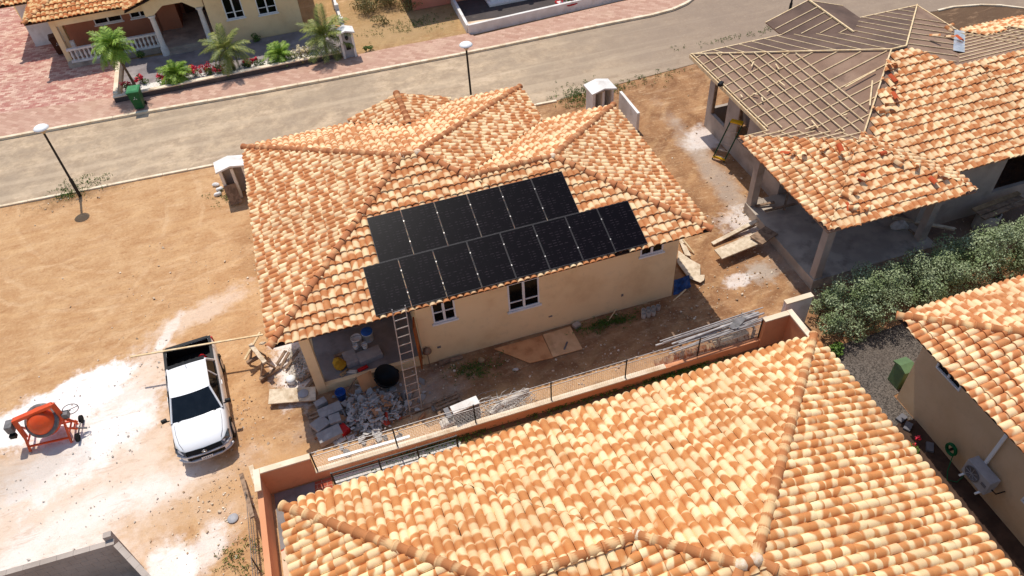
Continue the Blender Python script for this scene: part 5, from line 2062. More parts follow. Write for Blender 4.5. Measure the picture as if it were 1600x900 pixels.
def frond_mesh(L=1.2, pairs=16, droop=.55, wid=.32, mat='leaf_palm'):
    m = MB()
    def pt(t):
        return V((0, L * t * (1 - .12 * t), L * (.35 * t - droop * t * t)))
    m.tube([pt(i / 6) for i in range(7)], [.014 - .0018 * i for i in range(7)], 4)
    for i in range(pairs):
        t_ = .12 + .88 * (i + .5) / pairs
        p = pt(t_)
        d = (pt(min(t_ + .03, 1)) - pt(t_ - .03)).normalized()
        ln = wid * math.sin(math.pi * (.12 + .82 * t_)) ** .7 + .06
        for s in (-1, 1):
            side = V((s, 0, 0))
            dirn = (side * .85 + d * .55 + V((0, 0, random.uniform(-.35, .1)))).normalized()
            wv_ = d * .026
            tip = p + dirn * ln + V((0, 0, -.25 * ln))
            mid_ = p + dirn * ln * .55
            m.add([p - wv_ * .6, mid_ - wv_, tip, mid_ + wv_, p + wv_ * .6], [(0, 1, 2, 3, 4) if s > 0 else (4, 3, 2, 1, 0)], tid=random.uniform(.02, 1))
    me = m.build("frond", mat, None, local=True)
    data = me.data
    bpy.data.objects.remove(me)
    return data


FR = [frond_mesh(1.15, 18, .5, .34, 'leaf_palm'), frond_mesh(1.15, 18, .9, .30, 'leaf_palm')]
FRC = [frond_mesh(1.6, 22, .45, .34, 'leaf_palm_dry'), frond_mesh(1.6, 22, .8, .32, 'leaf_palm_dry')]


def palm(base, h, n, scale, lean, label, fr=FR, spread=(10, 85), dead=0):
    t = thing("palm_tree", label, "palm", base, 0, "palms in the front garden", local=True)
    m = MB()
    top = V((lean[0], lean[1], h))
    pts = [V((0, 0, 0)).lerp(top, i / 6) + V((lean[0] * .3 * (i / 6 - 1) * i / 6, 0, 0)) for i in range(7)]
    m.tube(pts, [.10, .075, .065, .06, .055, .055, .06], 8)
    m.build("trunk", 'trunk', t, local=True)
    for i in range(n):
        az = i * 2.39996 + random.gauss(0, .15)
        el = rad(spread[1] - (spread[1] - spread[0]) * (i / max(1, n - 1)) + random.gauss(0, 5))
        f_ = bpy.data.objects.new("frond", fr[i % 2])
        COL.objects.link(f_)
        f_.parent = t
        f_.matrix_basis = Matrix.Translation(top) @ Matrix.Rotation(az, 4, 'Z') @ Matrix.Rotation(el - .3, 4, 'X') @ Matrix.Scale(scale * random.uniform(.8, 1.1), 4)
    return t


q = G(214, 139, .16); palm(V((q.x, q.y, .12)), 2.4, 54, .95, (-.3, .1), "tall feathery palm with a bare trunk by the green bin", spread=(-25, 85))
q = G(280, 128, .16); palm(V((q.x, q.y, .12)), .45, 52, .8, (0, 0), "round bright green palm bush between red flowers", spread=(-5, 85))
q = G(366, 108, .16); palm(V((q.x, q.y, .12)), 1.15, 26, .9, (-.1, 0), "olive coconut palm in front of the entrance step", FRC, (-40, 85))
q = G(440, 96, .16); palm(V((q.x, q.y, .12)), .4, 40, .75, (0, 0), "low bright green palm right of the coconut palm", spread=(0, 85))
q = G(511, 84, .16); palm(V((q.x, q.y, .12)), .95, 26, 1.1, (0.05, 0), "largest coconut palm beside the white meter pillar", FRC, (-10, 85))

# weeds growing as ground cover
m = MB()
for (px_, py_, sx_, sy_, n) in [(120, 290, 1.4, .7, 90), (108, 305, .5, .3, 60), (905, 150, 1.2, 1.0, 260), (1010, 125, 2.0, .6, 60), (960, 140, .7, .5, 60), (745, 575, .9, .4, 110), (950, 505, 1.1, .25, 160), (700, 690, 1.8, .22, 160), (900, 625, 2.6, .2, 260), (1060, 580, 1.6, .2, 200), (380, 870, .8, .6, 60), (350, 305, .6, .6, 60), (640, 40, 3.0, 1.0, 160), (940, 15, 1.5, .1, 60), (800, 55, 4, .08, 120), (1140, 60, 3.0, .3, 60)]:
    c = G(px_, py_)
    for _ in range(n):
        p = V((c.x + random.gauss(0, sx_ * .5), c.y + random.gauss(0, sy_ * .5), 0))
        for __ in range(5):
            leafquad(m, p + V((random.gauss(0, .05), random.gauss(0, .05), random.uniform(.0, .09))), V((random.gauss(0, .8), random.gauss(0, .8), .5)), .10, .3, random.uniform(.02, 1))
tag(m.build("weeds", 'leaf_weed' if 'leaf_weed' in MAT else 'leaf_green', local=True), "patchy low green weeds growing in the dirt", "weeds", kind="stuff")

# ================================================================== YARD OF THE SOLAR BUNGALOW
def ladder(p0, p1, wv_, label, cat, rail_mat, rung_mat, name, n, rw=.045, rd=.025):
    """p0 foot, p1 top of the left rail, wv_ vector across to the right rail"""
    p0, p1, wv_ = V(p0), V(p1), V(wv_)
    t = thing(name, label, cat, p0)
    up = (p1 - p0).cross(wv_).normalized()
    for o in (V((0, 0, 0)), wv_):
        MB().bar(p0 + o, p1 + o, rd, rw, up).build("rail", rail_mat, t)
    for i in range(n):
        f_ = (i + .6) / n
        a = p0.lerp(p1, f_)
        MB().bar(a + wv_ * .02, a + wv_ * .98, .024, .022, up).build("rung", rung_mat, t)
    return t


ladder((.36, 14.93, 0), (.60, 15.96, 3.72), (.40, .03, 0), "aluminium extension ladder leaning on the eave under the panels", "ladder", 'alu', 'alu', "extension_ladder", 13)
t = ladder(G(1113, 248), G(1141, 188, 1.95) + V((0, -.05, 0)), V((.34, -.38, 0)), "green fibreglass stepladder with yellow top against the grey wall", "ladder", 'laddergreen', 'alu', "stepladder", 6, .07, .05)
q0, q1 = G(1113, 248), G(1141, 188, 1.95)
MB().rbox(q1 + V((.17, -.24, .02)), (.5, .2, .08), rz=rad(-48)).build("top_cap", 'yellow', t)
MB().rbox(q0 + V((.2, -.2, .12)), (.55, .12, .05), rz=rad(-48)).build("foot_step", 'yellow', t)
tag(MB().bar((.0, 14.86, .03), (1.15, 14.98, .03), .16, .06).build("timber_plank", 'woodold'), "old plank under the feet of the aluminium ladder", "plank")

# rubble heap
m = MB()


def shard(m, p, s, flat=.25, tilt=.5, rr=random):
    n = rr.choice([4, 4, 5])
    poly = []
    for j in range(n):
        a = 2 * math.pi * (j + rr.uniform(-.22, .22)) / n + .4
        r = s * rr.uniform(.7, 1.1)
        poly.append((r * math.cos(a), r * math.sin(a) * .8))
    M = Matrix.Translation(p) @ Matrix.Rotation(rr.uniform(0, 6.28), 4, 'Z') @ Matrix.Rotation(rr.gauss(0, tilt), 4, 'X') @ Matrix.Rotation(rr.gauss(0, tilt), 4, 'Y')
    m.slabm(M, poly, max(.012, s * flat * rr.uniform(.5, 1.2)), tid=rr.uniform(.02, 1))


rc_ = V((-.72, 15.35, 0))
for i in range(1300):
    a, d_ = random.uniform(0, 6.28), abs(random.gauss(0, .5))
    x, y = rc_.x + d_ * 1.45 * math.cos(a), rc_.y + d_ * 1.0 * math.sin(a)
    if y > 16.55: continue
    z = max(0.0, .42 * math.exp(-d_ * d_ * 2.2)) * random.uniform(.6, 1.0)
    s = random.choice([.025, .03, .04, .05, .06, .08, .1, .13, .19])
    shard(m, (x, y, z + .02), s, .22, .55)
tag(m.build("rubble_heap", 'rubble', origin=(rc_.x, rc_.y, 0)), "heap of broken tiles and plaster by the porch", "rubble", kind="stuff")
m = MB()
for i in range(2200):
    zone = random.choice([(1120, 260, 1.3, 5.0), (1190, 420, 1.6, 1.4), (455, 580, .5, 1.2), (600, 640, 2.4, 1.2), (340, 830, 1.8, 1.8), (350, 780, 1.2, 1.0), (700, 580, 2.0, .8), (1160, 350, 1.2, 1.0), (380, 660, 1.0, 1.5), (300, 450, 4.0, 3.0), (950, 560, 3.0, .9), (1080, 480, 2.0, 1.2), (1480, 360, 3.0, 1.2), (130, 300, 1.6, .9), (850, 600, 4.5, .5)])
    c = G(zone[0], zone[1])
    p = (c.x + random.gauss(0, zone[2] * .6), c.y + random.gauss(0, zone[3] * .6), -.005)
    if -2.4 < p[0] < 10.5 and 16.6 < p[1] < 26.4: continue
    shard(m, p, random.choice([.012, .014, .018, .018, .022, .03, .05]) * random.uniform(.7, 1.3), .6, .4)
tag(m.build("stones", 'pebble', local=True), "loose stones and chips scattered over the dirt", "stones", kind="stuff")


m = MB()
for i in range(260):
    zone = random.choice([(110, 620, 1.6, .8), (180, 690, 1.6, 1.0), (60, 760, 2.5, 1.5), (150, 830, 2.2, 1.2), (240, 560, .8, 1.2)])
    c = G(zone[0], zone[1])
    shard(m, (c.x + random.gauss(0, zone[2] * .6), c.y + random.gauss(0, zone[3] * .6), -.008), random.choice([.012, .015, .02, .035]) * random.uniform(.7, 1.4), .6, .3)
tag(m.build("cement_lumps", 'sack', local=True), "small dried cement lumps scattered round the mixer", "cement", kind="stuff")


def pallet(c, rz, label, sx=1.0, sy=.8):
    t = thing("pallet", label, "pallet", c, rz, local=True)
    for i in range(7):
        MB().box(-sx / 2, sx / 2, -sy / 2 + i * sy / 6.6, -sy / 2 + i * sy / 6.6 + .08, .10, .12).build("slat", 'woodold', t, local=True)
    for x in (-sx / 2 + .05, 0, sx / 2 - .05):
        MB().box(x - .045, x + .045, -sy / 2, sy / 2 + .06, .0, .099).build("bearer", 'woodold', t, local=True)
    return t


pallet(V((-2.2, 15.5, 0)), rad(6), "timber pallet under grey tile boxes left of the rubble", 1.1, 1.0)
pallet(V((1.62, 14.62, 0)), rad(8), "timber pallet behind the fence beside the grey crate", .9, .9)


def boxthing(name, mat, c, size, rz, label, cat, rx=0., ry=0., bv=.006, group=None):
    m = MB()
    m.rbox(c, size, rz, rx, ry)
    return bevel(tag(m.build(name, mat), label, cat, group), bv, 1)


boxthing("tile_box", 'boxgrey', (-2.05, 15.75, .2), (.75, .38, .14), rad(10), "long grey tile box on the far edge of the left pallet", "tile box")
boxthing("tile_box", 'boxgrey', (-2.42, 15.32, .2), (.5, .45, .14), rad(30), "wide tilted grey tile box on the near left of the pallet", "tile box", ry=.08)
boxthing("tile_box", 'boxgrey', (-1.95, 15.33, .22), (.36, .34, .2), rad(4), "small square grey tile box in the middle of the pallet", "tile box")
boxthing("tile_box", 'boxgrey', (-2.2, 14.86, .13), (.75, .42, .24), rad(12), "grey box with a red corner in front of the pallet", "tile box")
boxthing("plastic_crate", 'red', (-1.78, 14.93, .1), (.3, .34, .2), rad(30), "red plastic piece beside the box in front of the rubble", "crate")
boxthing("plaster_sheet", 'sack', (-1.95, 14.62, .03), (.4, .16, .04), rad(16), "white plaster offcut lying in front of the pallet boxes", "offcut")
boxthing("tile_box", 'boxgrey', (-2.3, 16.2, .12), (.38, .24, .22), rad(20), "grey box beside the blue bucket at the porch corner", "tile box")


def bucket(c, r, h, mat, label, inner='boxgrey', tilt=0., rz=0.):
    t = thing("bucket", label, "bucket", c, 0, local=True)
    M = Matrix.Rotation(rz, 4, 'Z') @ Matrix.Rotation(tilt, 4, 'X')
    m = MB()
    m.lathe([(r * .82, 0), (r * .84, .01), (r, h), (r * 1.05, h), (r * 1.05, h - .03), (r * .95, h - .002), (r * .9, h * .55), (.01, h * .5)], 18, M)
    m.build("body", mat, t, local=True)
    MB().tube([M @ V((r * math.cos(a), r * .15 + r * .2 * math.sin(a), h + r * .1 * math.sin(a))) for a in np.linspace(0, math.pi, 9)], .006, 4).build("handle", 'steelblack', t, local=True)
    return t


bucket(V((-1.62, 16.28, 0)), .17, .34, 'blue', "blue and white bucket at the foot of the porch plinth")
pf = .296
bucket(V((-.72, 18.1, pf)), .18, .38, 'white', "tall white bucket at the back of the porch, left of the blue lid")
t = bucket(V((-.32, 18.2, pf)), .19, .4, 'white', "white bucket with a blue lid at the back of the porch")
MB().lathe([(.2, .415), (.2, .445), (.18, .46), (.01, .465)], 18).build("lid", 'blue', t, local=True)
bucket(V((-.5, 17.72, pf + .2)), .1, .18, 'white', "small white tub standing on the tile boxes in the porch")
bucket(V((-.8, 17.8, pf + .2)), .09, .14, 'white', "smaller white pot left of the tub on the porch boxes")
boxthing("tile_box", 'boxgrey', (-.42, 17.42, pf + .09), (.8, .48, .18), rad(8), "wide grey tile box stack on the porch floor, right", "tile box")
boxthing("tile_box", 'boxgrey', (-1.05, 17.5, pf + .09), (.42, .62, .18), rad(8), "narrow grey tile box stack on the porch floor, left", "tile box")
blob("bag", 'yellowbag', (-1.45, 17.35, pf + .14), .24, "yellow bag slumped on the porch floor", "bag", 5, (1, 1, .6))
for i, (x, y, a, mt, lb) in enumerate([(-1.35, 17.02, .5, 'carton', "brown carton strip below the yellow bag in the porch"), (-1.12, 16.98, -.4, 'sack', "white offcut beside the carton strip in the porch"), (-.75, 16.98, .25, 'red', "flat red tile offcut in front of the porch boxes"), (-1.4, 17.85, .1, 'woodold', "short timber offcuts by the porch pier")]):
    boxthing("offcut", mt, (x, y, pf + .035), (.36, .12, .06), a, lb, "offcut")

# black mixing tub on its side and leaning board by the plinth
t = thing("mixing_tub", "round black mixing tub resting against the porch plinth", "tub", (-.15, 16.38, 0), 0, local=True)
M = Matrix.Translation((0, .0, .16)) @ Matrix.Rotation(rad(18), 4, 'Y') @ Matrix.Rotation(rad(16), 4, 'X')
m = MB()
m.lathe([(.28, 0), (.30, .01), (.38, .34), (.42, .35), (.42, .33), (.36, .32), (.27, .05), (.01, .04)], 22, M)
m.build("body", 'black', t, local=True)
m = MB()
for a_ in (0.4, 3.5):
    m.rbox(M @ V((.42 * math.cos(a_), .42 * math.sin(a_), .34)), (.14, .05, .03), rz=a_ + 1.57)
m.build("handle", 'black', t, local=True)
tag(MB().rbox((-.72, 16.42, .3), (.5, .04, .55), rz=rad(14), rx=rad(-35)).build("board", 'ply'), "orange board leaning on the plinth left of the black tub", "board")
tag(MB().bar((-1.4, 16.45, .05), (-1.0, 16.55, .5), .04, .03).build("timber_offcut", 'woodold'), "thin stick leaning on the porch plinth", "stick")

# plywood sheets on the ground
def sheet_thing(name, mat, pts, z, th, label, cat="plywood"):
    m = MB()
    m.prism([(p.x, p.y) for p in pts][::-1], z, z + th)
    return tag(m.build(name, mat), label, cat)


sheet_thing("plywood_sheet", 'ply', [G(772, 546), G(847, 525), G(864, 560), G(828, 568)], .01, .03, "orange plywood sheet with a cut corner lying by the bungalow wall")
sheet_thing("plywood_sheet", 'plypale', [G(848, 524), G(891, 511), G(910, 546), G(864, 559)], .014, .03, "paler rectangular plywood sheet lying by the bungalow wall")
tag(MB().rbox(G(884, 540, .06), (.35, .05, .03), rz=.9).build("hand_tool", 'greymetal'), "small metal tool lying on the pale plywood sheet", "tool")
tag(MB().rbox(G(901, 508, .06), (.25, .2, .12), rz=.3).build("concrete_block", 'concrete'), "small concrete block at the corner of the pale plywood", "block")
for i in range(7):
    q = G(1003 + (i % 4) * 7.5, 486 - (i % 4) * 2 - (i // 4) * -6, .0)
    m = MB()
    m.lathe([(.085, 0), (.085, .2), (.07, .2), (.07, .12), (.01, .12)], 14, Matrix.Translation((q.x, q.y - .12, 0)))
    tag(m.build("test_cylinder", 'concrete'), "small concrete cylinder in the cluster at the foot of the beige wall", "cylinder", "concrete cylinders by the wall")
tag(MB().bar(G(950, 502, 0.02), GY(963, 482, WY) + V((0, -.02, 0)), .03, .02).build("timber_stick", 'wood'), "thin stick leaning on the beige wall left of the cylinders", "stick")
tag(MB().bar(G(1052, 470, 0.02), G(1072, 452, .25), .04, .03).build("timber_stick", 'wood'), "thin stick lying past the right corner of the beige wall", "stick")
tag(MB().bar(G(686, 568, .02), G(723, 557, .06), .16, .04).build("timber_plank", 'woodold'), "grey plank lying along the foot of the wall by the door", "plank")
blob("sack", 'sack', G(806, 577, .05), .1, "small white sack lying alone in the shaded alley", "sack", 9, (1, .6, .5))
blob("bag", 'carton', G(752, 563, .1), .14, "crumpled brown bag among weeds under the first window", "bag", 19, (1, .7, .6))
t = thing("broom", "broom head down against the wall beside the open door", "broom", GY(664, 562, 16.55), 0)
q = V((1.42, 16.6, 0))
MB().bar(q + V((0, 0, 0)), q + V((0, .06, .9)), .025, .025).build("stick", 'woodold', t)
MB().lathe([(.02, .55), (.16, .62), (.14, .7), (.02, .78)], 10, Matrix.Translation(q + V((0, 0, .1)))).build("head", 'woodold', t)

# grey crate standing behind the fence
t = thing("tile_crate", "tall grey ribbed tile crate with white top behind the fence", "crate", (2.0, 14.08, 0), rad(8), local=True)
MB().box(-.42, .42, -.2, .06, .0, .80).build("body", 'greydark', t, local=True)
m = MB()
for i in range(7):
    m.box(-.43, .43, -.215, -.201, .06 + i * .105, .075 + i * .105)
for i in range(7):
    m.box(-.42 + i * .13, -.41 + i * .13, -.212, -.2015, .0, .80)
m.build("rib", 'grey', t, local=True)
MB().box(-.44, .44, -.22, .08, .802, .85).build("top", 'whitewall', t, local=True)
MB().box(-.6, -.44, -.05, .35, .0, .5).build("side_panel", 'greydark', t, local=True)
boxthing("sack", 'sack', (1.45, 14.05, .16), (.6, .3, .14), rad(10), "pale cement sack left of the grey crate behind the fence", "sack", bv=.04)
boxthing("sack", 'sack', (1.5, 14.0, .3), (.55, .28, .1), rad(4), "upper cement sack of the two beside the grey crate", "sack", bv=.04)
# tangle of wire and net right of the crate
t = thing("wire_tangle", "tangle of pale wire and netting right of the grey crate", "wire", (3.2, 14.1, 0), 0, local=True)
for i in range(16):
    pts = []
    a = random.uniform(0, 6.28)
    c = V((random.uniform(-.7, .8), random.uniform(-.15, .45), .06))
    for j in range(9):
        pts.append(c + V((random.uniform(.2, .7) * math.cos(a + j * .8), random.uniform(.1, .35) * math.sin(a + j * .8), random.uniform(0, .25))))
    MB().tube(pts, .009, 4).build("wire", 'alu', t, local=True)
m = MB()
for i in range(150):
    p = V((random.uniform(-.55, .75), random.gauss(-.1, .1), .03))
    m.bar(p, p + V((random.gauss(0, .12), random.gauss(0, .1), random.uniform(0, .05))), .012, .008)
tag(m.build("wood_shavings", 'sack', t, local=True), kind="stuff")
tag(MB().tube([(2.75, 13.95, .08), (3.1, 14.15, .12), (3.6, 14.22, .14), (4.2, 14.4, .12)], [.08, .1, .12, .06], 8).build("rolled_net", 'sack'), "white rolled netting lying behind the fence right of the crate", "netting")

# white and steel trims lying along the wall
tag(MB().bar((-2.35, 13.78, .42), (.15, 13.76, .42), .09, .05).build("white_trim", 'white'), "long white trim lying on the sunlit strip behind the low wall, left", "trim")
tag(MB().bar((-2.35, 13.86, .03), (.05, 13.86, .03), .12, .06).build("timber_plank", 'woodold'), "plank lying beneath the long white trim behind the wall", "plank")

# pile of pipes and stacked tiles at the right end of the wall
for i in range(13):
    y = 13.78 + (i % 7) * .085 + random.uniform(-.02, .02)
    z = .75 + (i // 7) * .09 + random.uniform(-.01, .02)
    x0 = 9.0 + random.uniform(-.5, .8)
    x1 = 12.3 + random.uniform(-.6, .7)
    tag(MB().cyl((x0, y + random.uniform(-.1, .1), z - .05), (x1, y + .12, z + .08), random.choice([.022, .028, .035]), n=8).build("pipe", 'pipe'), "long grey pipe in the pile behind the right end of the fence", "pipe", "pipes piled behind the fence")
for x in (9.3, 10.6, 11.9):
    for y in (13.75, 14.5):
        tag(MB().bar((x, y, 0), (x, y, .72), .08, .08).build("timber_trestle", 'woodold'), "short timber upright holding up the pipe pile", "timber", "uprights under the pipe pile")
    tag(MB().bar((x, 13.7, .70), (x, 14.55, .70), .07, .05).build("timber_trestle", 'woodold'), "timber crossbar holding up the pipe pile", "timber", "crossbars under the pipe pile")
tt = tile_mesh('tile_red')
for i in range(26):
    o = bpy.data.objects.new("spare_tile", tt)
    COL.objects.link(o)
    o.matrix_basis = Matrix.Translation((8.4 + i * .13, 13.76 + random.uniform(-.03, .03), .02)) @ Matrix.Rotation(rad(random.gauss(8, 5)), 4, 'Z') @ Matrix.Rotation(rad(62 + random.gauss(0, 4)), 4, 'X')
    tag(o, "spare roof tile standing in the row under the pipe pile", "roof tile", "spare tiles stacked behind the fence")
boxthing("board", 'woodpale', (11.1, 13.85, .5), (1.3, .22, .05), rad(3), "pale board lying along the wall top under the pipes, right end", "board")
sheet_thing("metal_sheet", 'greymetal', [G(1138, 513, .9), G(1152, 496, .9), G(1167, 498, .9), G(1150, 516, .9)], .93, .02, "small grey sheet lying on top of the pipe pile", "sheet")
boxthing("sack", 'sack', G(1132, 512, .15), (.3, .25, .25), .4, "small white sack at the end of the pipe pile", "sack", bv=.05)

# ================================================================== LEFT SIDE OF THE BUNGALOW
t = thing("sawhorse", "timber sawhorse of crossed planks by the left corner of the bungalow", "sawhorse", G(420, 575), 0)
a, b = G(398, 548, .75), G(432, 578, .75)
g0 = G(420, 580)
zt_ = .72
P_ = lambda x, y, z: V((g0.x + x, g0.y + y, z))
MB().bar(P_(-.35, .75, zt_), P_(.05, -.25, zt_), .14, .07).build("beam", 'woodpale', t)
for (x, y) in ((-.32, .62), (.0, -.12)):
    MB().bar(P_(x - .28, y - .1, .02), P_(x, y, zt_ - .03), .09, .05).build("leg", 'woodold', t)
    MB().bar(P_(x + .28, y + .1, .02), P_(x, y, zt_ - .03), .09, .05).build("leg", 'woodold', t)
MB().bar(P_(-.3, -.35, .08), P_(.38, -.02, .08), .12, .1).build("foot_beam", 'woodold', t)
MB().bar(P_(-.62, .35, .3), P_(-.2, .5, .3), .12, .1).build("foot_beam", 'woodold', t)
tag(MB().bar(P_(-.62, .3, .55), P_(.05, 1.0, .92), .07, .04).build("timber_batten", 'wood'), "yellowish batten lying across the sawhorse", "timber")
tag(MB().bar(P_(-.05, .9, .5), P_(.12, .55, .8), .14, .04).build("timber_offcut", 'woodpale'), "short white offcut standing against the sawhorse", "timber")
for i, (x0, y0, x1, y1) in enumerate([(438, 575, 452, 550), (446, 577, 466, 548), (432, 570, 446, 548)]):
    tag(MB().bar(G(x0, y0, .05), G(x1, y1, .3), .10, .04).build("timber_plank", 'woodold'), ["short plank leaning behind the sawhorse, middle", "short plank leaning behind the sawhorse, right", "short plank leaning behind the sawhorse, left"][i], "plank")
m = MB()
for i in range(260):
    q = G(random.uniform(452, 478), random.uniform(545, 590), .02)
    shard(m, q, random.uniform(.03, .09), .3, .35)
tag(m.build("tile_debris", 'sack', origin=(G(462, 570).x, G(462, 570).y, 0)), "white plaster debris strewn left of the porch pier", "debris", kind="stuff")
q = G(455, 594, .1)
tag(MB().lathe([(.14, 0), (.15, .1), (.16, .2), (.01, .21)], 16, Matrix.Translation((q.x, q.y, 0))).build("white_tub", 'white'), "white upturned tub in the sun left of the porch", "tub")
bd = sheet_thing("board", 'woodpale', [G(421, 608, .2), G(493, 604, .2), G(493, 625, .2), G(419, 631, .2)], .16, .04, "wide pale board raised beside the porch corner, half in shade", "board")
for (x, y) in ((428, 622), (486, 618)):
    q = G(x, y, .1)
    boxthing("timber_block", 'woodold', (q.x, q.y, .08), (.1, .4, .158), 0, "timber block under the %s end of the wide pale board" % ("left" if x < 450 else "right"), "timber")
q = G(474, 615, .2)
tag(MB().lathe([(.17, 0), (.175, .02), (.165, .03), (.01, .03)], 20, Matrix.Translation((q.x, q.y, .202))).build("plastic_disc", 'grey'), "round pale plastic disc lying on the wide board", "disc")
for i, (px_, py_) in enumerate([(478, 590), (484, 600)]):
    q = G(px_, py_, .05)
    boxthing("timber_plank", 'woodold', (q.x, q.y, .06), (.5, .12, .05), rad(20 + i * 25), ["dark plank end in the shade beside the porch pier", "lower dark plank end beside the porch pier"][i], "plank")
q = G(364, 810, .02)
tag(MB().lathe([(.15, 0), (.16, .03), (.15, .045), (.01, .04)], 18, Matrix.Translation((q.x, q.y, 0))).build("plastic_disc", 'grey'), "round pale plastic disc lying on the dirt left of the salmon wall", "disc")
tag(MB().bar(G(392, 728, .05), G(400, 755, .6), .14, .04).build("timber_plank", 'woodpale'), "pale plank end propped at the salmon wall corner", "plank")
for i, (px_, py_) in enumerate([(338, 290), (344, 297), (341, 305)]):
    q = G(px_, py_)
    blob("stone", 'whitewall', (q.x, q.y, .06), .14, ["topmost white stone beside the left meter cabinet", "middle white stone beside the left meter cabinet", "lowest white stone beside the left meter cabinet"][i], "stone", 30 + i, (1.1, .7, .6))

# ================================================================== RIGHT SIDE
sheet_thing("plywood_offcut", 'woodpale', [G(1060, 392, .1), G(1079, 406, .1), G(1094, 414, .1), G(1094, 430, .1), G(1101, 430, .1), G(1100, 438, .1), G(1094, 442, .1), G(1075, 434, .1), G(1058, 410, .1)], .09, .03, "ragged pale plywood offcut beside the right corner of the bungalow")
sheet_thing("plywood_offcut", 'woodpale', [G(1060, 375, .1), G(1066, 374, .1), G(1080, 402, .1), G(1070, 400, .1)], .13, .03, "narrow pale plywood strip under the right eave of the bungalow")
tag(MB().bar(G(1067, 374, .3), G(1084, 395, .05), .06, .03).build("timber_stick", 'wood'), "thin pale stick lying right of the bungalow eave", "stick")
t = thing("tarpaulin", "crumpled dark blue tarpaulin at the right corner of the bungalow", "tarpaulin", G(1068, 450), 0)
m = MB()
c0_, c1_, c2_, c3_ = G(1053, 438, .35), G(1077, 430, .3), G(1080, 448, .05), G(1052, 462, .1)
gr = []
for j in range(9):
    row = []
    for i in range(11):
        u, v = i / 10, j / 8
        p = c0_.lerp(c1_, u).lerp(c3_.lerp(c2_, u), v)
        p.z = max(.02, p.z + .09 * math.sin(u * 9 + v * 4) * math.sin(v * 3.1) + random.gauss(0, .02))
        row.append(p)
    gr.append(row)
m.add([p for r in gr for p in r], [(j * 11 + i, (j + 1) * 11 + i, (j + 1) * 11 + i + 1, j * 11 + i + 1) for j in range(8) for i in range(10)], True)
m.build("sheet", 'tarp', t)

tag(MB().bar(G(1113, 381, .06), G(1188, 342, .3), .16, .05).build("timber_plank", 'woodpale'), "long pale plank behind the wide board, left of the unfinished porch", "plank")
tag(MB().bar(G(1130, 373, .04), G(1180, 352, .12), .08, .05).build("timber_plank", 'woodold'), "thin dark plank beside the long pale plank", "plank")
sheet_thing("board", 'woodpale', [G(1116, 391, .35), G(1180, 364, .35), G(1192, 379, .35), G(1128, 405, .35)], .33, .05, "wide pale board resting against the unfinished porch slab", "board")
q = G(1193, 370, .4)
boxthing("board", 'woodold', (q.x, q.y, .47), (.9, .6, .05), rad(20), "dark worn board on the porch slab beyond the wide pale board", "board")
q = G(1140, 393, .1)
boxthing("timber_block", 'woodold', (q.x, q.y, .16), (.1, .5, .32), rad(20), "timber block under the wide pale board", "timber")
for i, (x0, y0, x1, y1, z) in enumerate([(1180, 322, 1210, 316, .5), (1195, 330, 1245, 318, .55), (1225, 328, 1232, 300, .6)]):
    tag(MB().bar(G(x0, y0, z), G(x1, y1, z + .05), .1, .05).build("timber_plank", 'woodold'), ["short plank at the left edge of the unfinished porch", "plank lying on the unfinished porch floor", "upright plank in the shade of the unfinished porch"][i], "plank")
tag(MB().lathe([(.3, 0), (.3, .45), (.27, .45), (.27, .3), (.01, .3)], 18, Matrix.Translation(G(1180, 330) + V((0, .1, 0)))).build("drum", 'concrete'), "concrete drum at the left edge of the unfinished porch", "drum")
q = V((23.0, 15.75, 0))
tag(MB().lathe([(.42, 0), (.40, .75), (.35, .75), (.34, .1), (.01, .1)], 22, Matrix.Translation(q)).build("concrete_pipe", 'concrete'), "standing concrete pipe under planks before the grey wall", "pipe")
for i, (dy, z, mt) in enumerate([(-.2, .78, 'woodold'), (.05, .79, 'woodold'), (.28, .80, 'carton')]):
    tag(MB().bar((q.x - .55, q.y + dy, z), (q.x + 1.5 + i * .1, q.y + dy + .2, z + .02), .2, .045).build("timber_plank", mt), ["nearest plank on the standing concrete pipe", "middle plank on the standing concrete pipe", "farthest brown plank on the standing concrete pipe"][i], "plank")
tag(MB().bar(G(1395, 340, .46), G(1492, 358, .46), .14, .07).build("timber_beam", 'woodpale'), "pale timber beam lying behind the right porch column", "beam")
blob("cement_sack", 'sack', G(1405, 352, .55), .3, "slumped cement sack on the unfinished porch floor", "sack", 41, (1, .8, .6))
tag(MB().bar(G(1420, 358, .5), G(1432, 368, .46), .08, .05).build("timber_offcut", 'woodold'), "short offcut beside the sack on the unfinished porch", "timber")

# loose things on the unfinished roof
zF = lambda x, y: 3.3 + SL * (y - 15.8)


def on_roof(px_, py_, s=CA, k_='F', lift=0.0):
    a, b, c = s.d(k_)
    d = ray(px_, py_)
    # intersect with z = ze + SL*(a x + b y + c) + lift
    t_ = (s.ze + SL * c + lift - CAM_H) / (d.z - SL * (a * d.x + b * d.y))
    return CPOS + d * t_


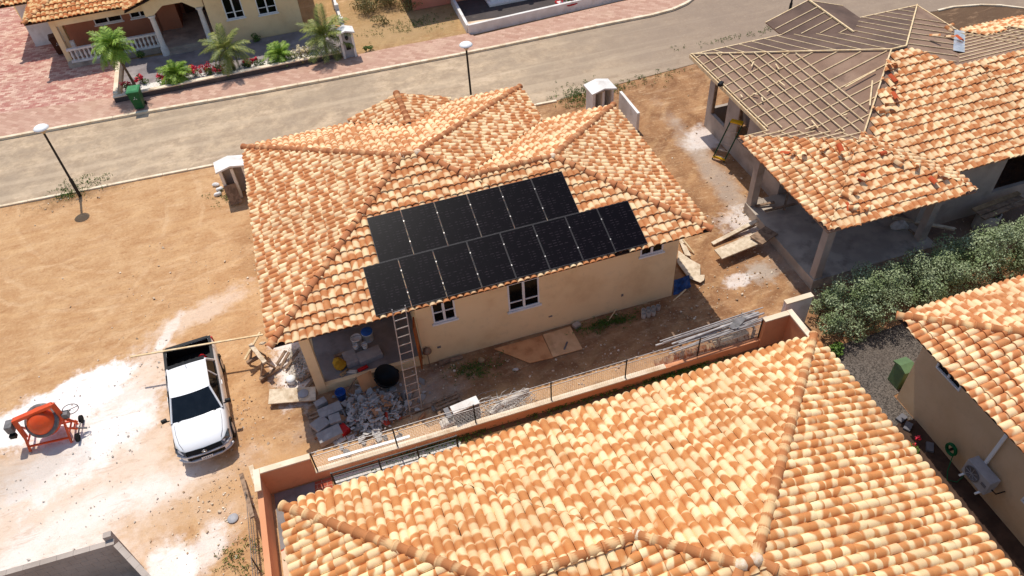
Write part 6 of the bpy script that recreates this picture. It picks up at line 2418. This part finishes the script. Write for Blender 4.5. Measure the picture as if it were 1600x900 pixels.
LT = [(1388, 98, 'F', 0), (1402, 105, 'F', 0), (1396, 130, 'F', 0), (1404, 138, 'F', 0), (1383, 168, 'F', 0), (1387, 176, 'F', 0), (1398, 148, 'F', 0), (1478, 42, 'R', 0), (1484, 52, 'R', 0), (1492, 60, 'R', 0), (1498, 64, 'R', 0), (1452, 58, 'R', 0), (1538, 108, 'F', 0),
      (1215, 238, 'L', 2), (1232, 243, 'L', 2), (1245, 240, 'L', 2), (1282, 240, 'L', 2), (1290, 236, 'L', 2), (1312, 240, 'F', 2), (1322, 238, 'F', 2), (1318, 300, 'F', 2), (1328, 294, 'F', 2), (1330, 316, 'F', 2), (1326, 322, 'F', 2), (1347, 328, 'F', 2), (1340, 276, 'F', 2), (1354, 276, 'F', 2), (1395, 248, 'F', 2), (1412, 254, 'F', 2), (1436, 262, 'F', 2), (1458, 278, 'F', 2), (1464, 270, 'F', 2), (1345, 340, 'F', 2), (1260, 238, 'L', 2), (1370, 240, 'F', 2)]
redm = NT("tile_underside")
MAT['tile_plain'] = redm.out(lin((186, 84, 48)), .85, .2)
TILE_ME['tile_plain'] = None
pm = _me.copy(); pm.materials.append(MAT['tile_plain']); TILE_ME['tile_plain'] = pm
for i, (px_, py_, k_, si) in enumerate(LT):
    s = CS_[si]
    p = on_roof(px_, py_, s, k_, .10)
    o = bpy.data.objects.new("loose_tile", tile_mesh('tile_plain' if i % 4 == 2 else 'tile_red'))
    COL.objects.link(o)
    o.matrix_basis = Matrix.Translation(p) @ Matrix.Rotation(random.uniform(0, 6.28), 4, 'Z') @ Matrix.Rotation(random.gauss(.1, .25), 4, 'X') @ Matrix.Rotation(random.gauss(0, .5), 4, 'Y') @ Matrix.Scale(random.uniform(.7, 1.0), 4)
    where = ("on the tiled slope just below the bare ridge" if i < 2 else "beside the hip edge of the main tiled slope" if i < 7 else "beside the metal valley sheet" if i < 11 else "alone on the bare right slope" if i == 11 else
             "alone on the main tiled slope" if i == 12 else "along the top of the porch roof's left slope" if k_ == 'L' else "at the peak of the porch roof" if py_ < 245 and px_ < 1330 else
             "in the gap of the porch roof's front hip" if px_ < 1350 and py_ > 270 else "along the right hip of the porch roof")
    look = "plain red" if i % 4 == 2 else "mottled"
    tag(o, "%s tile lying loose %s" % (look, where), "roof tile", "loose roof tiles on the unfinished house")
for i, (x0, y0, x1, y1) in enumerate([(1157, 148, 1160, 152), (1176, 146, 1184, 148), (1190, 152, 1192, 158), (1178, 96, 1174, 104), (1212, 100, 1217, 108), (1216, 126, 1226, 134), (1198, 144, 1204, 140), (1268, 188, 1278, 200), (1258, 202, 1274, 196), (1324, 178, 1318, 180), (1363, 126, 1359, 165), (1321, 136, 1368, 110)]):
    a, b = on_roof(x0, y0, CA, 'L', .12), on_roof(x1, y1, CA, 'L', .12)
    if i < 10:
        tag(MB().bar(a, b, .05, .03).build("timber_offcut", 'wood'), "short pale offcut lying on the battened plywood roof", "timber", "offcuts on the battened roof")
    else:
        tag(MB().bar(a, b, .05, .035).build("timber_batten", 'wood'), ["loose batten lying down the slope by the tile edge", "loose batten lying across the upper plywood slope"][i - 10], "timber")
p = on_roof(1126, 131, CA, 'L', .10)
boxthing("nail_gun", 'black', p, (.28, .16, .14), .6, "black nail gun on the left edge of the battened roof", "tool", bv=.02)

# ================================================================== NEAR HOUSES' YARD ITEMS
t = thing("air_conditioner", "grey outdoor air conditioner unit on the pale side wall", "air conditioner", (14.66, 6.75, .62), 0)
yc, zc = 6.78, .95
bevel(MB().box(14.50, 14.84, yc - .42, yc + .42, zc - .28, zc + .28).build("casing", 'grey', t), .015)
M = Matrix.Translation((14.49, yc + .12, zc)) @ Matrix.Rotation(rad(-90), 4, 'Y')
MB().lathe([(.24, 0), (.24, .012), (.2, .012), (.2, .004), (.01, .004)], 24, M).build("fan_guard", 'greydark', t)
m = MB()
for i in range(8):
    a_ = i * math.pi / 4
    m.bar(V((14.475, yc + .12, zc)), V((14.475, yc + .12 + .2 * math.cos(a_), zc + .2 * math.sin(a_))), .012, .008)
m.build("fan_grille", 'grey', t)
MB().box(14.488, 14.499, yc - .36, yc - .2, zc - .02, zc + .08).build("badge_plate", 'greydark', t)
for dy in (-.3, .3):
    MB().box(14.36, 14.92, yc + dy - .025, yc + dy + .025, zc - .33, zc - .285).build("bracket", 'white', t)
MB().tube([(14.7, yc - .42, zc - .1), (14.75, yc - .55, zc - .15), (14.9, yc - .62, zc + .02)], .02, 6).build("refrigerant_line", 'black', t)

t = thing("hose_reel", "coiled green garden hose hanging on the pale wall", "hose", (14.8, 7.75, .3), 0)
m = MB()
for i in range(6):
    r = .14 + .02 * (i % 3)
    m.tube([V((14.72 + .02 * (i % 2) + .03 * (i // 3), 7.85 + r * math.cos(a_), .62 + r * 1.1 * math.sin(a_))) for a_ in np.linspace(0, 2 * math.pi, 21)], .016, 6)
    if i == 0:
        m0 = m
m.build("coil", 'hosegreen', t)
MB().bar((14.9, 7.85, .62), (14.7, 7.85, .62), .06, .06).build("holder", 'steelblack', t)
MB().tube([(14.72, 7.7, .5), (14.55, 7.5, .1), (14.4, 7.3, .03), (14.6, 7.15, .03), (14.8, 7.2, .1), (14.9, 7.25, .5)], .014, 5).build("loose_end", 'hosegreen', t)
MB().bar((14.9, 7.25, .2), (14.88, 7.25, .7), .04, .04).build("tap", 'steelblack', t)

t = thing("utility_cabinet", "green metal cabinet with pitched lid against the pale house corner", "cabinet", (15.15, 10.75, 0), 0)
m = MB()
m.box(15.12, 15.5, 10.45, 10.92, 0, .85)
bevel(m.build("body", 'boxgreen', t), .02)
m = MB()
m.prism([(15.08, 10.4), (15.54, 10.4), (15.54, 10.97), (15.08, 10.97)], .853, .89)
m.add([(15.08, 10.4, .89), (15.54, 10.4, .89), (15.54, 10.97, .89), (15.08, 10.97, .89), (15.08, 10.68, .98), (15.54, 10.68, .98)], [(0, 1, 5, 4), (2, 3, 4, 5), (1, 2, 5), (3, 0, 4)])
m.build("lid", 'boxgreen', t)
for i, (px_, py_) in enumerate([(1408, 655), (1418, 668), (1452, 700)]):
    q = G(px_, py_)
    boxthing("paving_block", 'greydark', (q.x, q.y, .05), (.32, .2, .08), .3 + i * .3, ["dark paving block on the gravel by the pale wall", "second paving block at the end of the soil strip", "paving block below the coiled hose"][i], "block")
q = G(1424, 705)
bush((q.x, q.y, 0), .28, 200, .08, 'leaf_red', "dark red leafed plant on the gravel beside the near roof") if 'leaf_red' in MAT else bush((q.x, q.y, 0), .26, 200, .08, 'leaf_green', "dark red flowering plant on the gravel beside the near roof", flowers=3)

# handcart and toys in the top courtyard
t = thing("flower_planter", "red and white boat-shaped planter with flowers in the top courtyard", "planter", G(888, 14), 0, local=True)
m = MB()
rg = []
for z, s in ((0.05, .55), (.2, .8), (.4, 1.0)):
    rg.append([(s * .75 * math.cos(a_) * (1.0), s * .4 * math.sin(a_), z + .12 * abs(math.cos(a_)) ** 3 * (z > .3)) for a_ in np.linspace(0, 2 * math.pi, 17)[:-1]])
m.ring_loft(rg)
m.build("hull", 'whitewall', t, local=True)
m = MB()
m.tube([(.76 * math.cos(a_), .41 * math.sin(a_), .41 + .12 * abs(math.cos(a_)) ** 3) for a_ in np.linspace(0, 2 * math.pi, 25)], .05, 6)
m.build("rim", 'red', t, local=True)
m = MB()
for i in range(7):
    cloud(m, (random.uniform(-.45, .45), random.uniform(-.15, .15), .55), .16, 60, .1)
tag(m.build("foliage", 'leaf_green', t, local=True), kind="stuff")
m = MB()
for i in range(8):
    cloud(m, (random.uniform(-.45, .45), random.uniform(-.2, .15), .66), .1, 16, .1)
tag(m.build("flowers", 'flower', t, local=True), kind="stuff")
